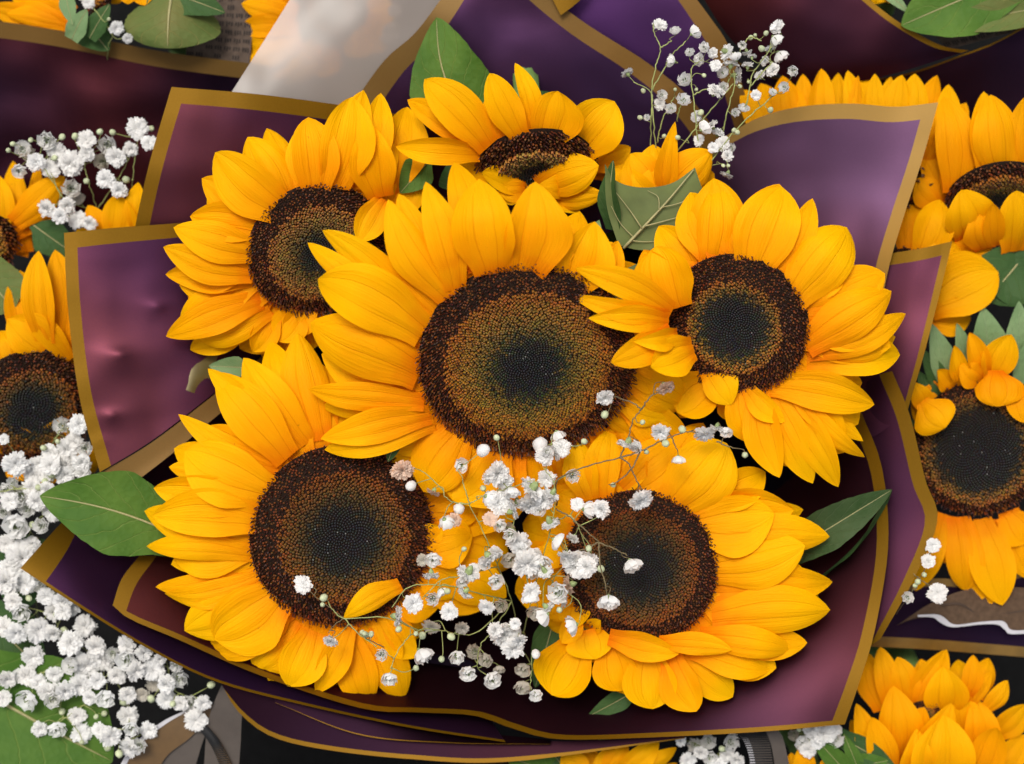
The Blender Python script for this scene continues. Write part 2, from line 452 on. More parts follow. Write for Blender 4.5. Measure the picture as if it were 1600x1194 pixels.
def disc(root, C, n, R, N_, rc=0.30, rm=0.70, ring=(0.22, 0.10, 0.012), fuzz=1.0, core=(0.010, 0.011, 0.013), olive=0.6, dent=0.06):
    """domed bed + the closed buds of the middle and the open florets of the rim"""
    off = wloc(root)
    z = n; x = Vector((1, 0, 0)); x = (x - z * x.dot(z)).normalized(); y = z.cross(x)
    H = 0.17
    def hgt(q): return R * (H * (1 - q ** 2.3) - dent * math.exp(-(q / 0.3) ** 2))
    V, F = [], []
    nr, na = 14, 48
    for i in range(nr + 1):
        q = i / nr
        for k in range(na):
            a = 2 * math.pi * k / na
            V.append(C + x * (R * q * math.cos(a)) + y * (R * q * math.sin(a)) + z * (hgt(q) - (0.06 * R if i == nr else 0)))
    for i in range(nr):
        for k in range(na):
            F.append((i * na + k, i * na + (k + 1) % na, (i + 1) * na + (k + 1) % na, (i + 1) * na + k))
    part('seed_disc', mesh_of('seed_disc', V, F, M.dome, off), root)
    V, F, K = [], [], []
    ga = math.pi * (3 - math.sqrt(5))
    sp = R * math.sqrt(math.pi / N_)          # spacing of neighbours
    rust, maroon, black = (0.20, 0.046, 0.004), (0.042, 0.010, 0.005), (0.012, 0.006, 0.005)
    OV = []; 
    for i in range(N_):
        q = math.sqrt((i + 0.5) / N_); a = i * ga
        qj = q + random.gauss(0, 0.016 + 0.03 * (q < rm - .05))
        er = x * math.cos(a) + y * math.sin(a)
        et = y * math.cos(a) - x * math.sin(a)
        slope = H * 2.3 * q ** 1.3
        ln = (z + er * (0.75 * slope + 0.12 * q)).normalized()
        c = C + er * (R * q) + z * hgt(q)
        if q > rc: c += (er * random.gauss(0, 1) + et * random.gauss(0, 1)) * sp * 0.16
        def prism(base, d, r0, r1, h, c0, c1, seg=4, tipc=None, bent=None):
            b = len(V)
            s1 = er - d * er.dot(d); s1.normalize(); s2 = d.cross(s1)
            rot = random.uniform(0, 1.57)
            top = base + d * h
            for k in range(seg):
                t = rot + 2 * math.pi * k / seg
                V.append(base + (s1 * math.cos(t) + s2 * math.sin(t)) * r0); K.append(c0)
            for k in range(seg):
                t = rot + 2 * math.pi * k / seg
                V.append(top + (s1 * math.cos(t) + s2 * math.sin(t)) * r1); K.append(c1)
            for k in range(seg):
                F.append((b + k, b + (k + 1) % seg, b + seg + (k + 1) % seg, b + seg + k))
            if bent is not None:
                V.append(top + bent); K.append(tipc or c1)
                for k in range(seg): F.append((b + seg + k, b + seg + (k + 1) % seg, b + 2 * seg))
            else:
                V.append(top + d * r1 * 0.5); K.append(tipc or c1)
                for k in range(seg): F.append((b + seg + k, b + seg + (k + 1) % seg, b + 2 * seg))
            return top
        if qj < rm:
            # closed bud: pale flanks, dark tip
            if qj < rc:
                t = qj / rc
                fl = lerp3(core, lerp3(core, (0.05, 0.045, 0.012), olive), (t - 0.6) / 0.4)
                fl = tuple(f * random.uniform(0.6, 1.5) for f in fl)
                tp = lerp3(core, (0.020, 0.018, 0.010), t)
                hh = 0.75
            else:
                t = (qj - rc) / (rm - rc)
                fl = lerp3(lerp3((0.024, 0.017, 0.007), (0.10, 0.070, 0.012), olive), ring, t * 1.35)
                fl = lerp3(fl, rust, max(0, (t - .65)) * 1.6)
                fl = tuple(f * (1.0 + 1.0 * min(1, t * 2)) for f in fl)
                fl = tuple(f * random.uniform(0.8, 1.15) for f in fl)
                tp = lerp3((0.016, 0.013, 0.010), (0.024, 0.009, 0.005), t)
                hh = 0.8 + 0.5 * t
            if qj < rc and random.random() < 0.012: tp = (0.22, 0.22, 0.20)
            prism(c - ln * sp * 0.2, ln, sp * 0.58, sp * 0.38, sp * hh, fl, fl, 5, tipc=tp)
            top = c + ln * sp * (hh - 0.2)
            rr = 0.27 if qj < rc else 0.24
            prism(top - ln * sp * 0.05, ln, sp * rr, sp * rr * 0.7, sp * (0.18 + 0.22 * random.random()), tp, tp, 4)
            if qj > rc + (rm - rc) * 0.45 and random.random() < 0.55 * (qj - rc) / (rm - rc):
                d = (ln + er * random.uniform(-.3, .3) + et * random.uniform(-.3, .3)).normalized()
                prism(top, d, sp * 0.2, sp * 0.22, sp * random.uniform(0.7, 1.4) * fuzz, black, maroon, 4)
        else:
            t = (qj - rm) / max(1e-3, 1.0 - rm)
            k = random.random()
            d = (ln + er * (random.uniform(-0.15, 0.35) + 0.25 * t) + et * random.uniform(-.35, .35)).normalized()
            hl = sp * random.uniform(0.9, 1.7) * (0.9 + 0.45 * t) * fuzz
            base = c - ln * sp * 0.3
            if k < 0.50 - 0.14 * t:
                cc = tuple(v * random.uniform(0.6, 1.2) for v in rust)
                prism(base, d, sp * 0.30, sp * 0.40, hl * 0.72, cc, lerp3(cc, ring, 0.4 * random.random()), 4, tipc=maroon)
            else:
                cc = tuple(v * random.uniform(0.55, 1.5) for v in maroon)
                bent = (d * 0.5 + et * random.choice((-0.6, 0.6)) + er * random.uniform(-0.4, 0.5)) * sp * 0.75
                prism(base, d, sp * 0.24, sp * 0.23, hl, lerp3(cc, rust, 0.35), cc, 4, tipc=cc, bent=bent)
    o = part('disc_florets', mesh_of('disc_florets', V, F, M.floret, off, cols=K, smooth=False), root)
    o['kind'] = 'stuff'

def receptacle(root, C, n, R, foot):
    off = wloc(root)
    x = Vector((1, 0, 0)); x = (x - n * x.dot(n)).normalized(); y = n.cross(x)
    V, F = [], []
    prof = [(0.86, -0.05), (0.84, -0.14), (0.70, -0.28), (0.45, -0.4), (0.16, -0.5), (0.1, -0.56)]
    na = 28
    for r, h in prof:
        for k in range(na):
            a = 2 * math.pi * k / na
            V.append(C + (x * math.cos(a) + y * math.sin(a)) * R * r + n * (h * R))
    for i in range(len(prof) - 1):
        for k in range(na):
            F.append((i * na + k, (i + 1) * na + k, (i + 1) * na + (k + 1) % na, i * na + (k + 1) % na))
    part('receptacle', mesh_of('receptacle', V, F, M.stem, off), root)
    top = C - n * (0.5 * R)
    mid = top - n * 0.03 + Vector((0, 0, -0.02))
    pth = smooth_path([top, mid, top.lerp(foot, 0.55) - Vector((0, 0, 0.03)), foot], 16)
    TV, TF = tube_data(pth, 0.0048, 0.0052, 8)
    part('stem', mesh_of('stem', TV, TF, M.stem, off), root)

SF = []
def sunflower(label, c, R, nd, petals, group, mat=None, disc_kw=None, N_=1500, foot=None, up_mix=0.55, bracts=12, slope=0.35, show_disc=True, pk=None, fill=30):
    cx, cy, cz = c
    C = P(cx, cy, cz)
    n = Vector((nd[0], -nd[1], 0)); s = min(0.93, n.length)
    n = Vector((n.x, n.y, math.sqrt(1 - s * s))).normalized()
    root = empty('sunflower', C, label, 'sunflower', group)
    Rm = R * U(cz)
    off = C
    def plane_z(px, py):     # height of the flower's own plane at a plan reading
        dx, dy = px - cx, -(py - cy)
        return cz - (n.x * dx + n.y * dy) / n.z
    up = (n * (1 - up_mix) + Vector((0, 0, 1)) * up_mix).normalized()
    xa = Vector((1, 0, 0)); xa = (xa - n * xa.dot(n)).normalized(); ya = n.cross(xa)
    petals = list(petals)
    if fill:
        dirs = [(math.atan2(-(p[3] - cy), p[2] - cx), math.hypot(p[2] - p[0], p[3] - p[1])) for p in petals]
        for i in range(fill):
            a = 2 * math.pi * (i + random.uniform(-.25, .25)) / fill
            e = xa * math.cos(a) + ya * math.sin(a)
            bx, by = cx + e.x * R * .97, cy - e.y * R * .97
            th = math.atan2(e.y, e.x)
            near = min((abs((d - th + math.pi) % (2 * math.pi) - math.pi), l) for d, l in dirs)
            if near[0] > 0.35: continue
            l = near[1] * random.uniform(.6, .95)
            f2 = math.hypot(e.x, e.y)
            petals.append((bx, by, bx + e.x / f2 * l, by - e.y / f2 * l, random.uniform(.42, .52) * l + 14, 2, dict(zb=6, zt=10)))
    for sp in petals:
        bx, by, tx, ty, w, k = sp[:6]
        kw = dict(pk or {}); kw.update(sp[6] if len(sp) > 6 else {})
        # base: just under the rim
        bx2 = bx + (cx - bx) * 0.03; by2 = by + (cy - by) * 0.03
        zb = max(cz - 1.1 * R, min(cz + 1.1 * R, plane_z(bx2, by2))) - 4 - (0, 9, 18)[k]
        zt = zb + slope * (max(-R, min(R, plane_z(tx, ty) - plane_z(bx, by)))) + (4, -10, -26)[k] + random.uniform(-4, 4)
        zb += kw.pop('zb', 0); zt += kw.pop('zt', 0)
        if 'Z' in kw: zt = kw.pop('Z')
        if 'ZB' in kw: zb = kw.pop('ZB')
        lp = math.hypot(tx - bx, ty - by)
        kw.setdefault('arch', random.uniform(0.06, 0.13))
        kw.setdefault('cup', random.choice((random.uniform(-0.24, -0.06), random.uniform(-.06, .08), random.uniform(0.06, 0.2))))
        kw.setdefault('bend', random.uniform(-0.06, 0.06))
        kw.setdefault('twist', random.uniform(-0.5, 0.5))
        kw.setdefault('tipcurl', random.uniform(-0.35, 0.16))
        kw.setdefault('wave', random.uniform(0.015, 0.06))
        kw.setdefault('asym', random.uniform(-.16, .16))
        kw.setdefault('point', random.uniform(1.7, 2.4))
        kw.setdefault('groove', random.uniform(0.03, 0.065))
        kw.setdefault('waist', 0.58)
        b3, t3 = P(bx2, by2, zb), P(tx, ty, zt)
        V, UV, F = blade(b3, t3, w * 1.16 * U((zb + zt) / 2), up, **kw)
        part('petal', mesh_of('petal', V, F, mat or M.petal, off, UV), root)
    if show_disc:
        disc(root, C, n, Rm, N_, **(disc_kw or {}))
    x = Vector((1, 0, 0)); x = (x - n * x.dot(n)).normalized(); y = n.cross(x)
    for k in range(bracts):
        a = 2 * math.pi * (k + random.uniform(-.2, .2)) / bracts
        e = x * math.cos(a) + y * math.sin(a)
        V, UV, F = blade(C + e * Rm * 0.85 - n * Rm * 0.22, C + e * Rm * random.uniform(1.35, 1.55) - n * Rm * random.uniform(0.35, 0.5), Rm * 0.36, n,
                         arch=0.1, point=1.2, peak=0.3, waist=0.8, groove=0, nu=9, nv=5)
        part('bract', mesh_of('bract', V, F, M.bract, off, UV), root)
    receptacle(root, C, n, Rm, foot or Vector((C.x, C.y, gz + 0.002)))
    SF.append(root)
    return root

# ------------------------------------------------------------------ wrapping sheets
def coons(top, right, bottom, left, nu=26, nv=20, b=(0, 0, 0, 0), wr=0.0, seed=0, dents=()):
    """four boundary lines (plan readings x, y, z) -> bordered patch. b = border widths (top, right, bottom, left)"""
    def line(pts):
        return [Vector(p) for p in pts]
    T_, R_, B_, L_ = line(top), line(right), line(bottom), line(left)
    def ev(pts, t):
        # arc-length parametrised Catmull-Rom
        return cache_eval(pts, t)
    def mk(pts):
        s = smooth_path(pts, 60); acc = [0.0]
        for i in range(1, 60): acc.append(acc[-1] + (s[i] - s[i - 1]).length)
        return s, acc
    tabs = {id(p): mk(p) for p in (T_, R_, B_, L_)}
    def cache_eval(p, t):
        s, acc = tabs[id(p)]
        d = max(0, min(1, t)) * acc[-1]
        lo, hi = 0, 59
        while hi - lo > 1:
            m = (lo + hi) // 2
            if acc[m] <= d: lo = m
            else: hi = m
        f = (d - acc[lo]) / max(1e-9, acc[hi] - acc[lo])
        return s[lo].lerp(s[hi], f)
    c00, c10, c01, c11 = T_[0], T_[-1], B_[0], B_[-1]
    def pt(u, v):
        a = ev(T_, u) * (1 - v) + ev(B_, u) * v
        c = ev(L_, v) * (1 - u) + ev(R_, v) * u
        d = c00 * (1 - u) * (1 - v) + c10 * u * (1 - v) + c01 * (1 - u) * v + c11 * u * v
        return a + c - d
    bt, br, bb, bl = b
    def spread(n, lo, hi):   # n params; first and last cell are the borders when present
        inner = n - (1 if lo > 0 else 0) - (1 if hi > 0 else 0)
        r = ([0.0] if lo > 0 else []) + [lo + (1 - lo - hi) * i / (inner - 1) for i in range(inner)] + ([1.0] if hi > 0 else [])
        return r
    V = []
    U0 = [i / (nu - 1) for i in range(nu)]
    def clen(u): return max(30, (ev(B_, u).xy - ev(T_, u).xy).length)
    def rlen(v): return max(30, (ev(R_, v).xy - ev(L_, v).xy).length)
    W0 = [j / (nv - 1) for j in range(nv)]
    for j in range(nv):
        for i in range(nu):
            v0 = spread(nv, 0.4 * (bt > 0) / nv, 0.4 * (bb > 0) / nv)[j]
            us = spread(nu, min(.4, bl / rlen(v0)), min(.4, br / rlen(v0)))
            u = us[i]
            vs = spread(nv, min(.4, bt / clen(u)), min(.4, bb / clen(u)))
            v = vs[j]
            q = pt(u, v)
            if wr:
                q.z += wr * (noise.noise(Vector((q.x * 0.006 + seed, q.y * 0.006, seed * 3.1))) + 0.5 * noise.noise(Vector((q.x * 0.017, q.y * 0.017 + seed, 5.0))))
            for dx, dy, dr, da in dents:
                dd = math.hypot(q.x - dx, (q.y - dy) * (1 if q.y > dy else 2.6)) / dr
                q.z += da * math.exp(-dd * 1.6)
            V.append(P(q.x, q.y, q.z))
    panel, border = [], []
    for j in range(nv - 1):
        for i in range(nu - 1):
            f = (j * nu + i, (j + 1) * nu + i, (j + 1) * nu + i + 1, j * nu + i + 1)
            e = (bt > 0 and j == 0) or (bb > 0 and j == nv - 2) or (bl > 0 and i == 0) or (br > 0 and i == nu - 2)
            (border if e else panel).append(f)
    return V, panel, border

def compact(V, F):
    m, W, G = {}, [], []
    for f in F:
        g_ = []
        for i in f:
            if i not in m: m[i] = len(W); W.append(V[i])
            g_.append(m[i])
        G.append(tuple(g_))
    return W, G

SHEETS = 'purple film sheets wrapped round the sunflower bouquets'
def sheet(label, top, right, bottom, left, b=(0, 0, 0, 0), mat=None, gold=None, wr=7, seed=1, nu=26, nv=20, name='wrapping_sheet', cat='wrapping sheet', group=SHEETS, dents=()):
    V, pn, bd = coons(top, right, bottom, left, nu, nv, b, wr, seed, dents)
    c = sum(V, Vector((0, 0, 0))) / len(V)
    root = empty(name, c, label, cat, group)
    W, G = compact(V, pn)
    part('panel', mesh_of('panel', W, G, mat or M.film[seed % 5], c), root)
    if bd:
        W, G = compact(V, bd)
        part('border', mesh_of('border', W, G, gold or M.gold, c), root)
    return root

# the wraps of the central bouquet
sheet('purple sheet with gold edge standing at the upper left corner of the bouquet',
      [(268, 136, -18), (400, 147, -22), (530, 164, -30), (660, 185, -60)],
      [(660, 185, -60), (640, 330, -120), (560, 430, -150)],
      [(205, 395, -45), (380, 420, -100), (560, 430, -150)],
      [(268, 136, -18), (236, 245, -22), (214, 340, -30), (205, 395, -45)], b=(25, 0, 0, 22), seed=1, mat=M.film[0])
sheet('tall purple sheet with gold edge left of the flowers, dented below its middle',
      [(100, 364, -8), (180, 356, -14), (275, 349, -30), (340, 343, -50)],
      [(340, 343, -50), (400, 430, -110), (420, 545, -130)],
      [(156, 738, -22), (235, 690, -34), (330, 618, -60), (420, 545, -130)],
      [(100, 364, -8), (106, 480, -10), (124, 620, -12), (156, 738, -22)], b=(25, 0, 0, 19), seed=2, mat=M.film[1], wr=4, nu=56, nv=60, dents=((188, 553, 50, 10), (246, 478, 30, 5), (174, 648, 24, 6), (150, 690, 18, 4)))
r = sheet('brown gold folded strip slanting under the tall left sheet towards the flowers',
      [(152, 742, -24), (235, 693, -36), (328, 622, -58), (420, 548, -120)],
      [(420, 548, -120), (425, 580, -124)],
      [(200, 762, -30), (265, 712, -42), (345, 645, -64), (425, 580, -124)],
      [(152, 742, -24), (175, 760, -28), (200, 762, -30)], seed=6, mat=M.gold_brown, wr=2, nv=6)
sheet('lower left purple sheet with a wide gold end pointing left under the green leaf',
      [(106, 806, -26), (170, 756, -60), (330, 640, -90), (470, 640, -130)],
      [(470, 640, -130), (620, 900, -380), (790, 1160, -40)],
      [(32, 888, -16), (120, 946, -16), (230, 1013, -18), (340, 1066, -20), (480, 1103, -24), (640, 1137, -30), (790, 1160, -40)],
      [(106, 806, -26), (70, 845, -20), (32, 888, -16)], b=(0, 0, 5, 44), seed=3, mat=M.film_strip, wr=5, nu=34)
sheet('front inner purple sheet curving along the bottom and right side of the bouquet',
      [(218, 868, -50), (420, 880, -150), (700, 940, -330), (1000, 920, -330), (1220, 760, -180), (1344, 640, -40)],
      [(1344, 640, -40), (1378, 730, -26), (1388, 850, -18), (1368, 980, -14), (1345, 1060, -12), (1320, 1132, -12)],
      [(176, 946, -16), (202, 967, -15), (280, 1000, -14), (400, 1053, -14), (560, 1106, -16), (650, 1113, -22), (740, 1118, -26), (800, 1138, -22), (870, 1155, -16), (1000, 1153, -12), (1180, 1144, -10), (1320, 1132, -12)],
      [(218, 868, -50), (190, 905, -30), (176, 946, -16)], b=(0, 22, 8, 24), seed=4, mat=M.film_front, wr=3, nu=52, nv=22)
sheet('small purple sheet with gold edge whose pointed corner sticks out at the right',
      [(1384, 397, -52), (1440, 388, -36), (1488, 377, -34)],
      [(1488, 377, -34), (1463, 480, -32), (1442, 560, -30), (1418, 642, -28)],
      [(1330, 690, -75), (1370, 680, -50), (1418, 642, -28)],
      [(1384, 397, -52), (1350, 520, -70), (1330, 690, -80)], b=(20, 12, 0, 0), seed=5, mat=M.film[4], wr=3)
sheet('outer purple strip with gold edge along the lower right side of the bouquet',
      [(1350, 600, -70), (1372, 586, -50), (1394, 580, -38)],
      [(1394, 580, -38), (1422, 650, -26), (1446, 750, -24), (1465, 812, -22), (1428, 905, -24), (1376, 998, -28)],
      [(1290, 1040, -80), (1330, 1030, -50), (1376, 998, -28)],
      [(1350, 600, -70), (1340, 800, -75), (1290, 1040, -80)], b=(0, 20, 0, 0), seed=6, mat=M.film[0], wr=2, nv=30)
sheet('broad purple sheet with pale gold edge at the upper right behind the flowers',
      [(1130, 215, -80), (1185, 184, -62), (1250, 167, -44), (1330, 162, -34), (1400, 167, -30), (1466, 160, -22)],
      [(1466, 160, -22), (1441, 250, -24), (1410, 345, -28), (1386, 430, -34), (1362, 560, -50)],
      [(1060, 560, -170), (1200, 560, -130), (1362, 560, -50)],
      [(1130, 215, -80), (1060, 380, -150), (1060, 560, -170)], b=(25, 21, 0, 0), seed=7, mat=M.film_lilac, gold=M.gold_pale, wr=6)
sheet('large dark purple sheet at the back of the bouquet with slanting gold edges',
      [(706, -25, -70), (770, -25, -66), (830, -25, -64)],
      [(830, -25, -64), (920, 40, -76), (1010, 97, -90), (1080, 155, -110), (1150, 250, -140)],
      [(520, 210, -90), (700, 330, -150), (900, 380, -170), (1150, 250, -140)],
      [(706, -25, -70), (650, 50, -66), (596, 100, -66), (520, 210, -90)], b=(0, 30, 0, 34), seed=8, mat=M.film_back, gold=M.gold_brown, wr=9)
sheet('violet sheet behind the white spray with a gold edge curving down',
      [(820, -60, -90), (940, -50, -84), (1066, -30, -82)],
      [(1066, -30, -82), (1110, 28, -86), (1142, 80, -96), (1180, 200, -130)],
      [(1000, 260, -160), (1100, 260, -160), (1180, 200, -130)],
      [(820, -60, -90), (900, 60, -110), (1000, 260, -160)], b=(0, 32, 0, 0), seed=9, mat=film_mat('film_violet', (0.046, 0.016, 0.068), (0.032, 0.013, 0.040), 21), gold=M.gold_brown, wr=4)
sheet('little folded gold corner above the back sheet at the top edge',
      [(852, -22, -56), (885, -26, -54), (925, -24, -54)], [(925, -24, -54), (912, -8, -56), (905, 2, -58)],
      [(876, 24, -60), (890, 14, -59), (905, 2, -58)], [(852, -22, -56), (866, 4, -58), (876, 24, -60)],
      seed=10, mat=M.gold, wr=0, nu=6, nv=6)
sheet('small olive gold fold of film tucked between left sheet and flowers',
      [(300, 535, -60), (318, 538, -64), (345, 545, -70)], [(345, 545, -70), (330, 585, -60), (318, 618, -58)],
      [(276, 600, -48), (296, 612, -46), (318, 618, -58)], [(300, 535, -60), (285, 570, -50), (276, 600, -48)],
      seed=11, mat=plain('film_olive', (0.10, 0.075, 0.02), 0.35, 0.5, metal=0.3), wr=0, nu=8, nv=8)
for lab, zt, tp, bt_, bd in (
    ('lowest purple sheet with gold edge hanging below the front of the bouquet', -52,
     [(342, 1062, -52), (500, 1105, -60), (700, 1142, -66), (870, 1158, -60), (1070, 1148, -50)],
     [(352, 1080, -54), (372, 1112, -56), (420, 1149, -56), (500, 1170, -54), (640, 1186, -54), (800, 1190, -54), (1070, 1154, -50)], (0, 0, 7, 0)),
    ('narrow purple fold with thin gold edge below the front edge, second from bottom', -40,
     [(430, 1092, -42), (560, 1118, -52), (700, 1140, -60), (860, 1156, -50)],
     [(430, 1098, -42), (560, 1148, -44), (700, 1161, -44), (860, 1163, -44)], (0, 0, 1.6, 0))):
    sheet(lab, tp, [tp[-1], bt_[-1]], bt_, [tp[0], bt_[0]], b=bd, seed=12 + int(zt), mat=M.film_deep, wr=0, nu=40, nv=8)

# dark sleeve that gathers the stems of the central bouquet
V, F = [], []
na, rows = 48, 8
for i in range(rows):
    t = i / (rows - 1)
    for k in range(na):
        a = 2 * math.pi * k / na
        rx, ry = 150 + 400 * t ** 0.8, 130 + 300 * t ** 0.8
        crm = 1 + 0.03 * math.sin(9 * a) + 0.02 * math.sin(17 * a + 1)
        q = P(800 + rx * crm * math.cos(a), 640 + ry * crm * math.sin(a), 0)
        V.append(Vector((q.x, q.y, gz + 0.002 + (-0.030 - gz) * t)))
for i in range(rows - 1):
    for k in range(na):
        F.append((i * na + k, i * na + (k + 1) % na, (i + 1) * na + (k + 1) % na, (i + 1) * na + k))
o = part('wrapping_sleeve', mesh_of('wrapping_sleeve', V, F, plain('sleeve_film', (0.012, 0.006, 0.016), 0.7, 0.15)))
tag(o, 'dark inner sleeve of the bouquet seen in the gaps between the flowers', 'wrapping sleeve')

# ------------------------------------------------------------------ the central sunflowers
NECK = Vector((0.0, -0.005, gz + 0.003))
def foot(dx, dy): return NECK + Vector((dx, dy, 0))
MAIN = 'sunflowers of the central bouquet'

F1 = [
 (711, 448, 665, 286, 54, 0), (699, 462, 606, 313, 58, 0, dict(tipcurl=-.1)), (769, 424, 750, 291, 84, 0, dict(point=3.2, tipcurl=-.5, zt=20)),
 (815, 426, 837, 288, 93, 0, dict(point=1.9, tipcurl=-.2, zt=15)), (745, 420, 708, 250, 54, 1, dict(zt=-25)), (700, 450, 622, 303, 44, 1),
 (675, 486, 586, 398, 36, 1), (664, 470, 541, 400, 34, 2, dict(zt=10)), (640, 475, 504, 358, 46, 2, dict(zt=30)), (590, 480, 479, 383, 34, 2, dict(zt=30)),
 (655, 520, 496, 432, 84, 0, dict(point=2.8, zt=14, bend=.05)), (652, 580, 484, 510, 88, 0, dict(point=2.2, zt=10, bend=.08)), (652, 595, 500, 555, 66, 2),
 (658, 630, 480, 614, 42, 0), (662, 645, 500, 640, 44, 1), (668, 652, 503, 690, 50, 0, dict(bend=.03, zt=26)), (674, 663, 512, 710, 46, 0, dict(bend=.03, zt=30)),
 (690, 682, 575, 728, 70, 2), (705, 690, 660, 786, 86, 2, dict(zt=-8)), (722, 676, 662, 768, 78, 0, dict(point=2.8, zt=-6)), (768, 695, 706, 780, 104, 0, dict(point=2.4)),
 (800, 706, 752, 832, 60, 1), (832, 706, 842, 775, 64, 1), (875, 700, 905, 770, 64, 2),
 (892, 450, 930, 352, 84, 0, dict(cup=.12, zt=10)), (886, 446, 908, 338, 74, 1, dict(tipcurl=-.6, zt=20)), (930, 462, 966, 376, 40, 1), (950, 480, 935, 470, 44, 1),
 (962, 500, 1010, 540, 50, 2), (985, 545, 1062, 590, 54, 2), (988, 590, 1080, 640, 60, 2), (985, 630, 1075, 690, 60, 2), (960, 665, 1020, 720, 60, 2), (655, 560, 560, 560, 60, 2),
 (850, 425, 880, 330, 70, 1), (640, 470, 575, 470, 70, 2), (735, 430, 700, 330, 60, 2),
]
sunflower('largest sunflower, in the middle of the bouquet with its disc fully open', (825, 566, 95), 171, (0.06, 0.50), F1, MAIN,
          disc_kw=dict(rc=0.36, rm=0.76, olive=1.0, ring=(0.20, 0.086, 0.009)), N_=5200, foot=foot(0, 0))

F2 = [
 (448, 331, 336, 238, 74, 0, dict(point=2.6)), (436, 351, 315, 279, 58, 1), (416, 356, 296, 339, 56, 1), (404, 396, 271, 355, 56, 0), (395, 428, 255, 386, 52, 0, dict(bend=-.05)),
 (395, 438, 259, 428, 46, 1), (401, 450, 281, 445, 52, 1), (406, 472, 259, 529, 50, 0, dict(bend=.04)), (418, 484, 312, 535, 60, 0, dict(point=2.6)), (395, 495, 297, 547, 42, 2),
 (428, 494, 396, 551, 40, 0), (470, 486, 436, 534, 52, 0), (486, 474, 445, 524, 44, 0), (440, 495, 375, 545, 46, 2), (455, 490, 415, 572, 50, 2),
 (466, 321, 415, 197, 44, 2), (494, 306, 482, 184, 64, 0, dict(point=3.0)), (520, 290, 550, 152, 74, 0, dict(point=2.4)), (546, 291, 567, 141, 56, 1), (528, 290, 528, 180, 66, 1),
 (562, 291, 597, 145, 48, 1), (597, 306, 577, 197, 64, 0, dict(zt=30, zb=10, cup=.15)), (604, 300, 640, 165, 66, 2), (606, 306, 662, 228, 56, 2), (602, 308, 560, 378, 44, 0, dict(zt=24, zb=8)),
 (610, 330, 650, 270, 50, 1), (430, 365, 330, 310, 60, 2), (480, 310, 445, 230, 56, 2), (600, 380, 640, 400, 60, 2), (570, 440, 610, 480, 60, 2), (400, 480, 300, 500, 56, 2), (398, 410, 290, 410, 60, 2),
]
sunflower('sunflower at the upper left of the bouquet, disc tilted, partly under the largest one', (497, 392, 16), 111, (0.30, 0.45), F2, MAIN,
          disc_kw=dict(rc=0.30, rm=0.72, ring=(0.19, 0.098, 0.020)), N_=2600, foot=foot(-.01, .006))

F3 = [
 (761, 229, 663, 124, 60, 0, dict(point=2.6)), (743, 229, 635, 157, 42, 2), (748, 238, 620, 231, 38, 0, dict(arch=.2)), (814, 216, 765, 115, 48, 0, dict(point=2.4)), (791, 214, 773, 135, 44, 2),
 (836, 216, 805, 99, 30, 1, dict(bend=.08)), (851, 222, 872, 143, 72, 0, dict(point=3.2)), (862, 222, 845, 158, 60, 2), (822, 214, 826, 158, 56, 2), (901, 238, 960, 160, 78, 0, dict(point=3.0, bend=-.06)), (924, 258, 986, 231, 36, 1), (914, 250, 976, 204, 36, 2),
 (794, 270, 711, 238, 42, 0, dict(ZB=-10, Z=34, cup=.1)), (828, 292, 751, 268, 42, 0, dict(ZB=-20, Z=30, cup=.1)), (842, 296, 932, 262, 60, 0, dict(ZB=-10, Z=50)), (850, 302, 946, 304, 40, 0, dict(ZB=-30, Z=20)), (890, 290, 850, 292, 36, 0, dict(ZB=-20, Z=30)),
 (842, 296, 866, 330, 40, 0, dict(ZB=-20, Z=-10)), (880, 302, 902, 331, 42, 0, dict(ZB=-20, Z=-10)), (800, 296, 800, 320, 44, 0, dict(ZB=-10, Z=0)), (820, 296, 780, 300, 34, 0, dict(ZB=-5, Z=10)), (775, 240, 700, 170, 40, 1), (930, 270, 985, 262, 36, 2), (780, 270, 720, 262, 30, 2), (800, 285, 745, 300, 36, 2),
]
sunflower('sunflower at the top of the bouquet, turned so its disc shows as a narrow oval', (836, 262, -2), 95, (0.10, 0.87), F3, MAIN,
          disc_kw=dict(rc=0.30, rm=0.62, ring=(0.24, 0.15, 0.04)), N_=1300, foot=foot(0, .008), up_mix=.75, slope=.3, bracts=0, fill=0, pk=dict(zb=-8))

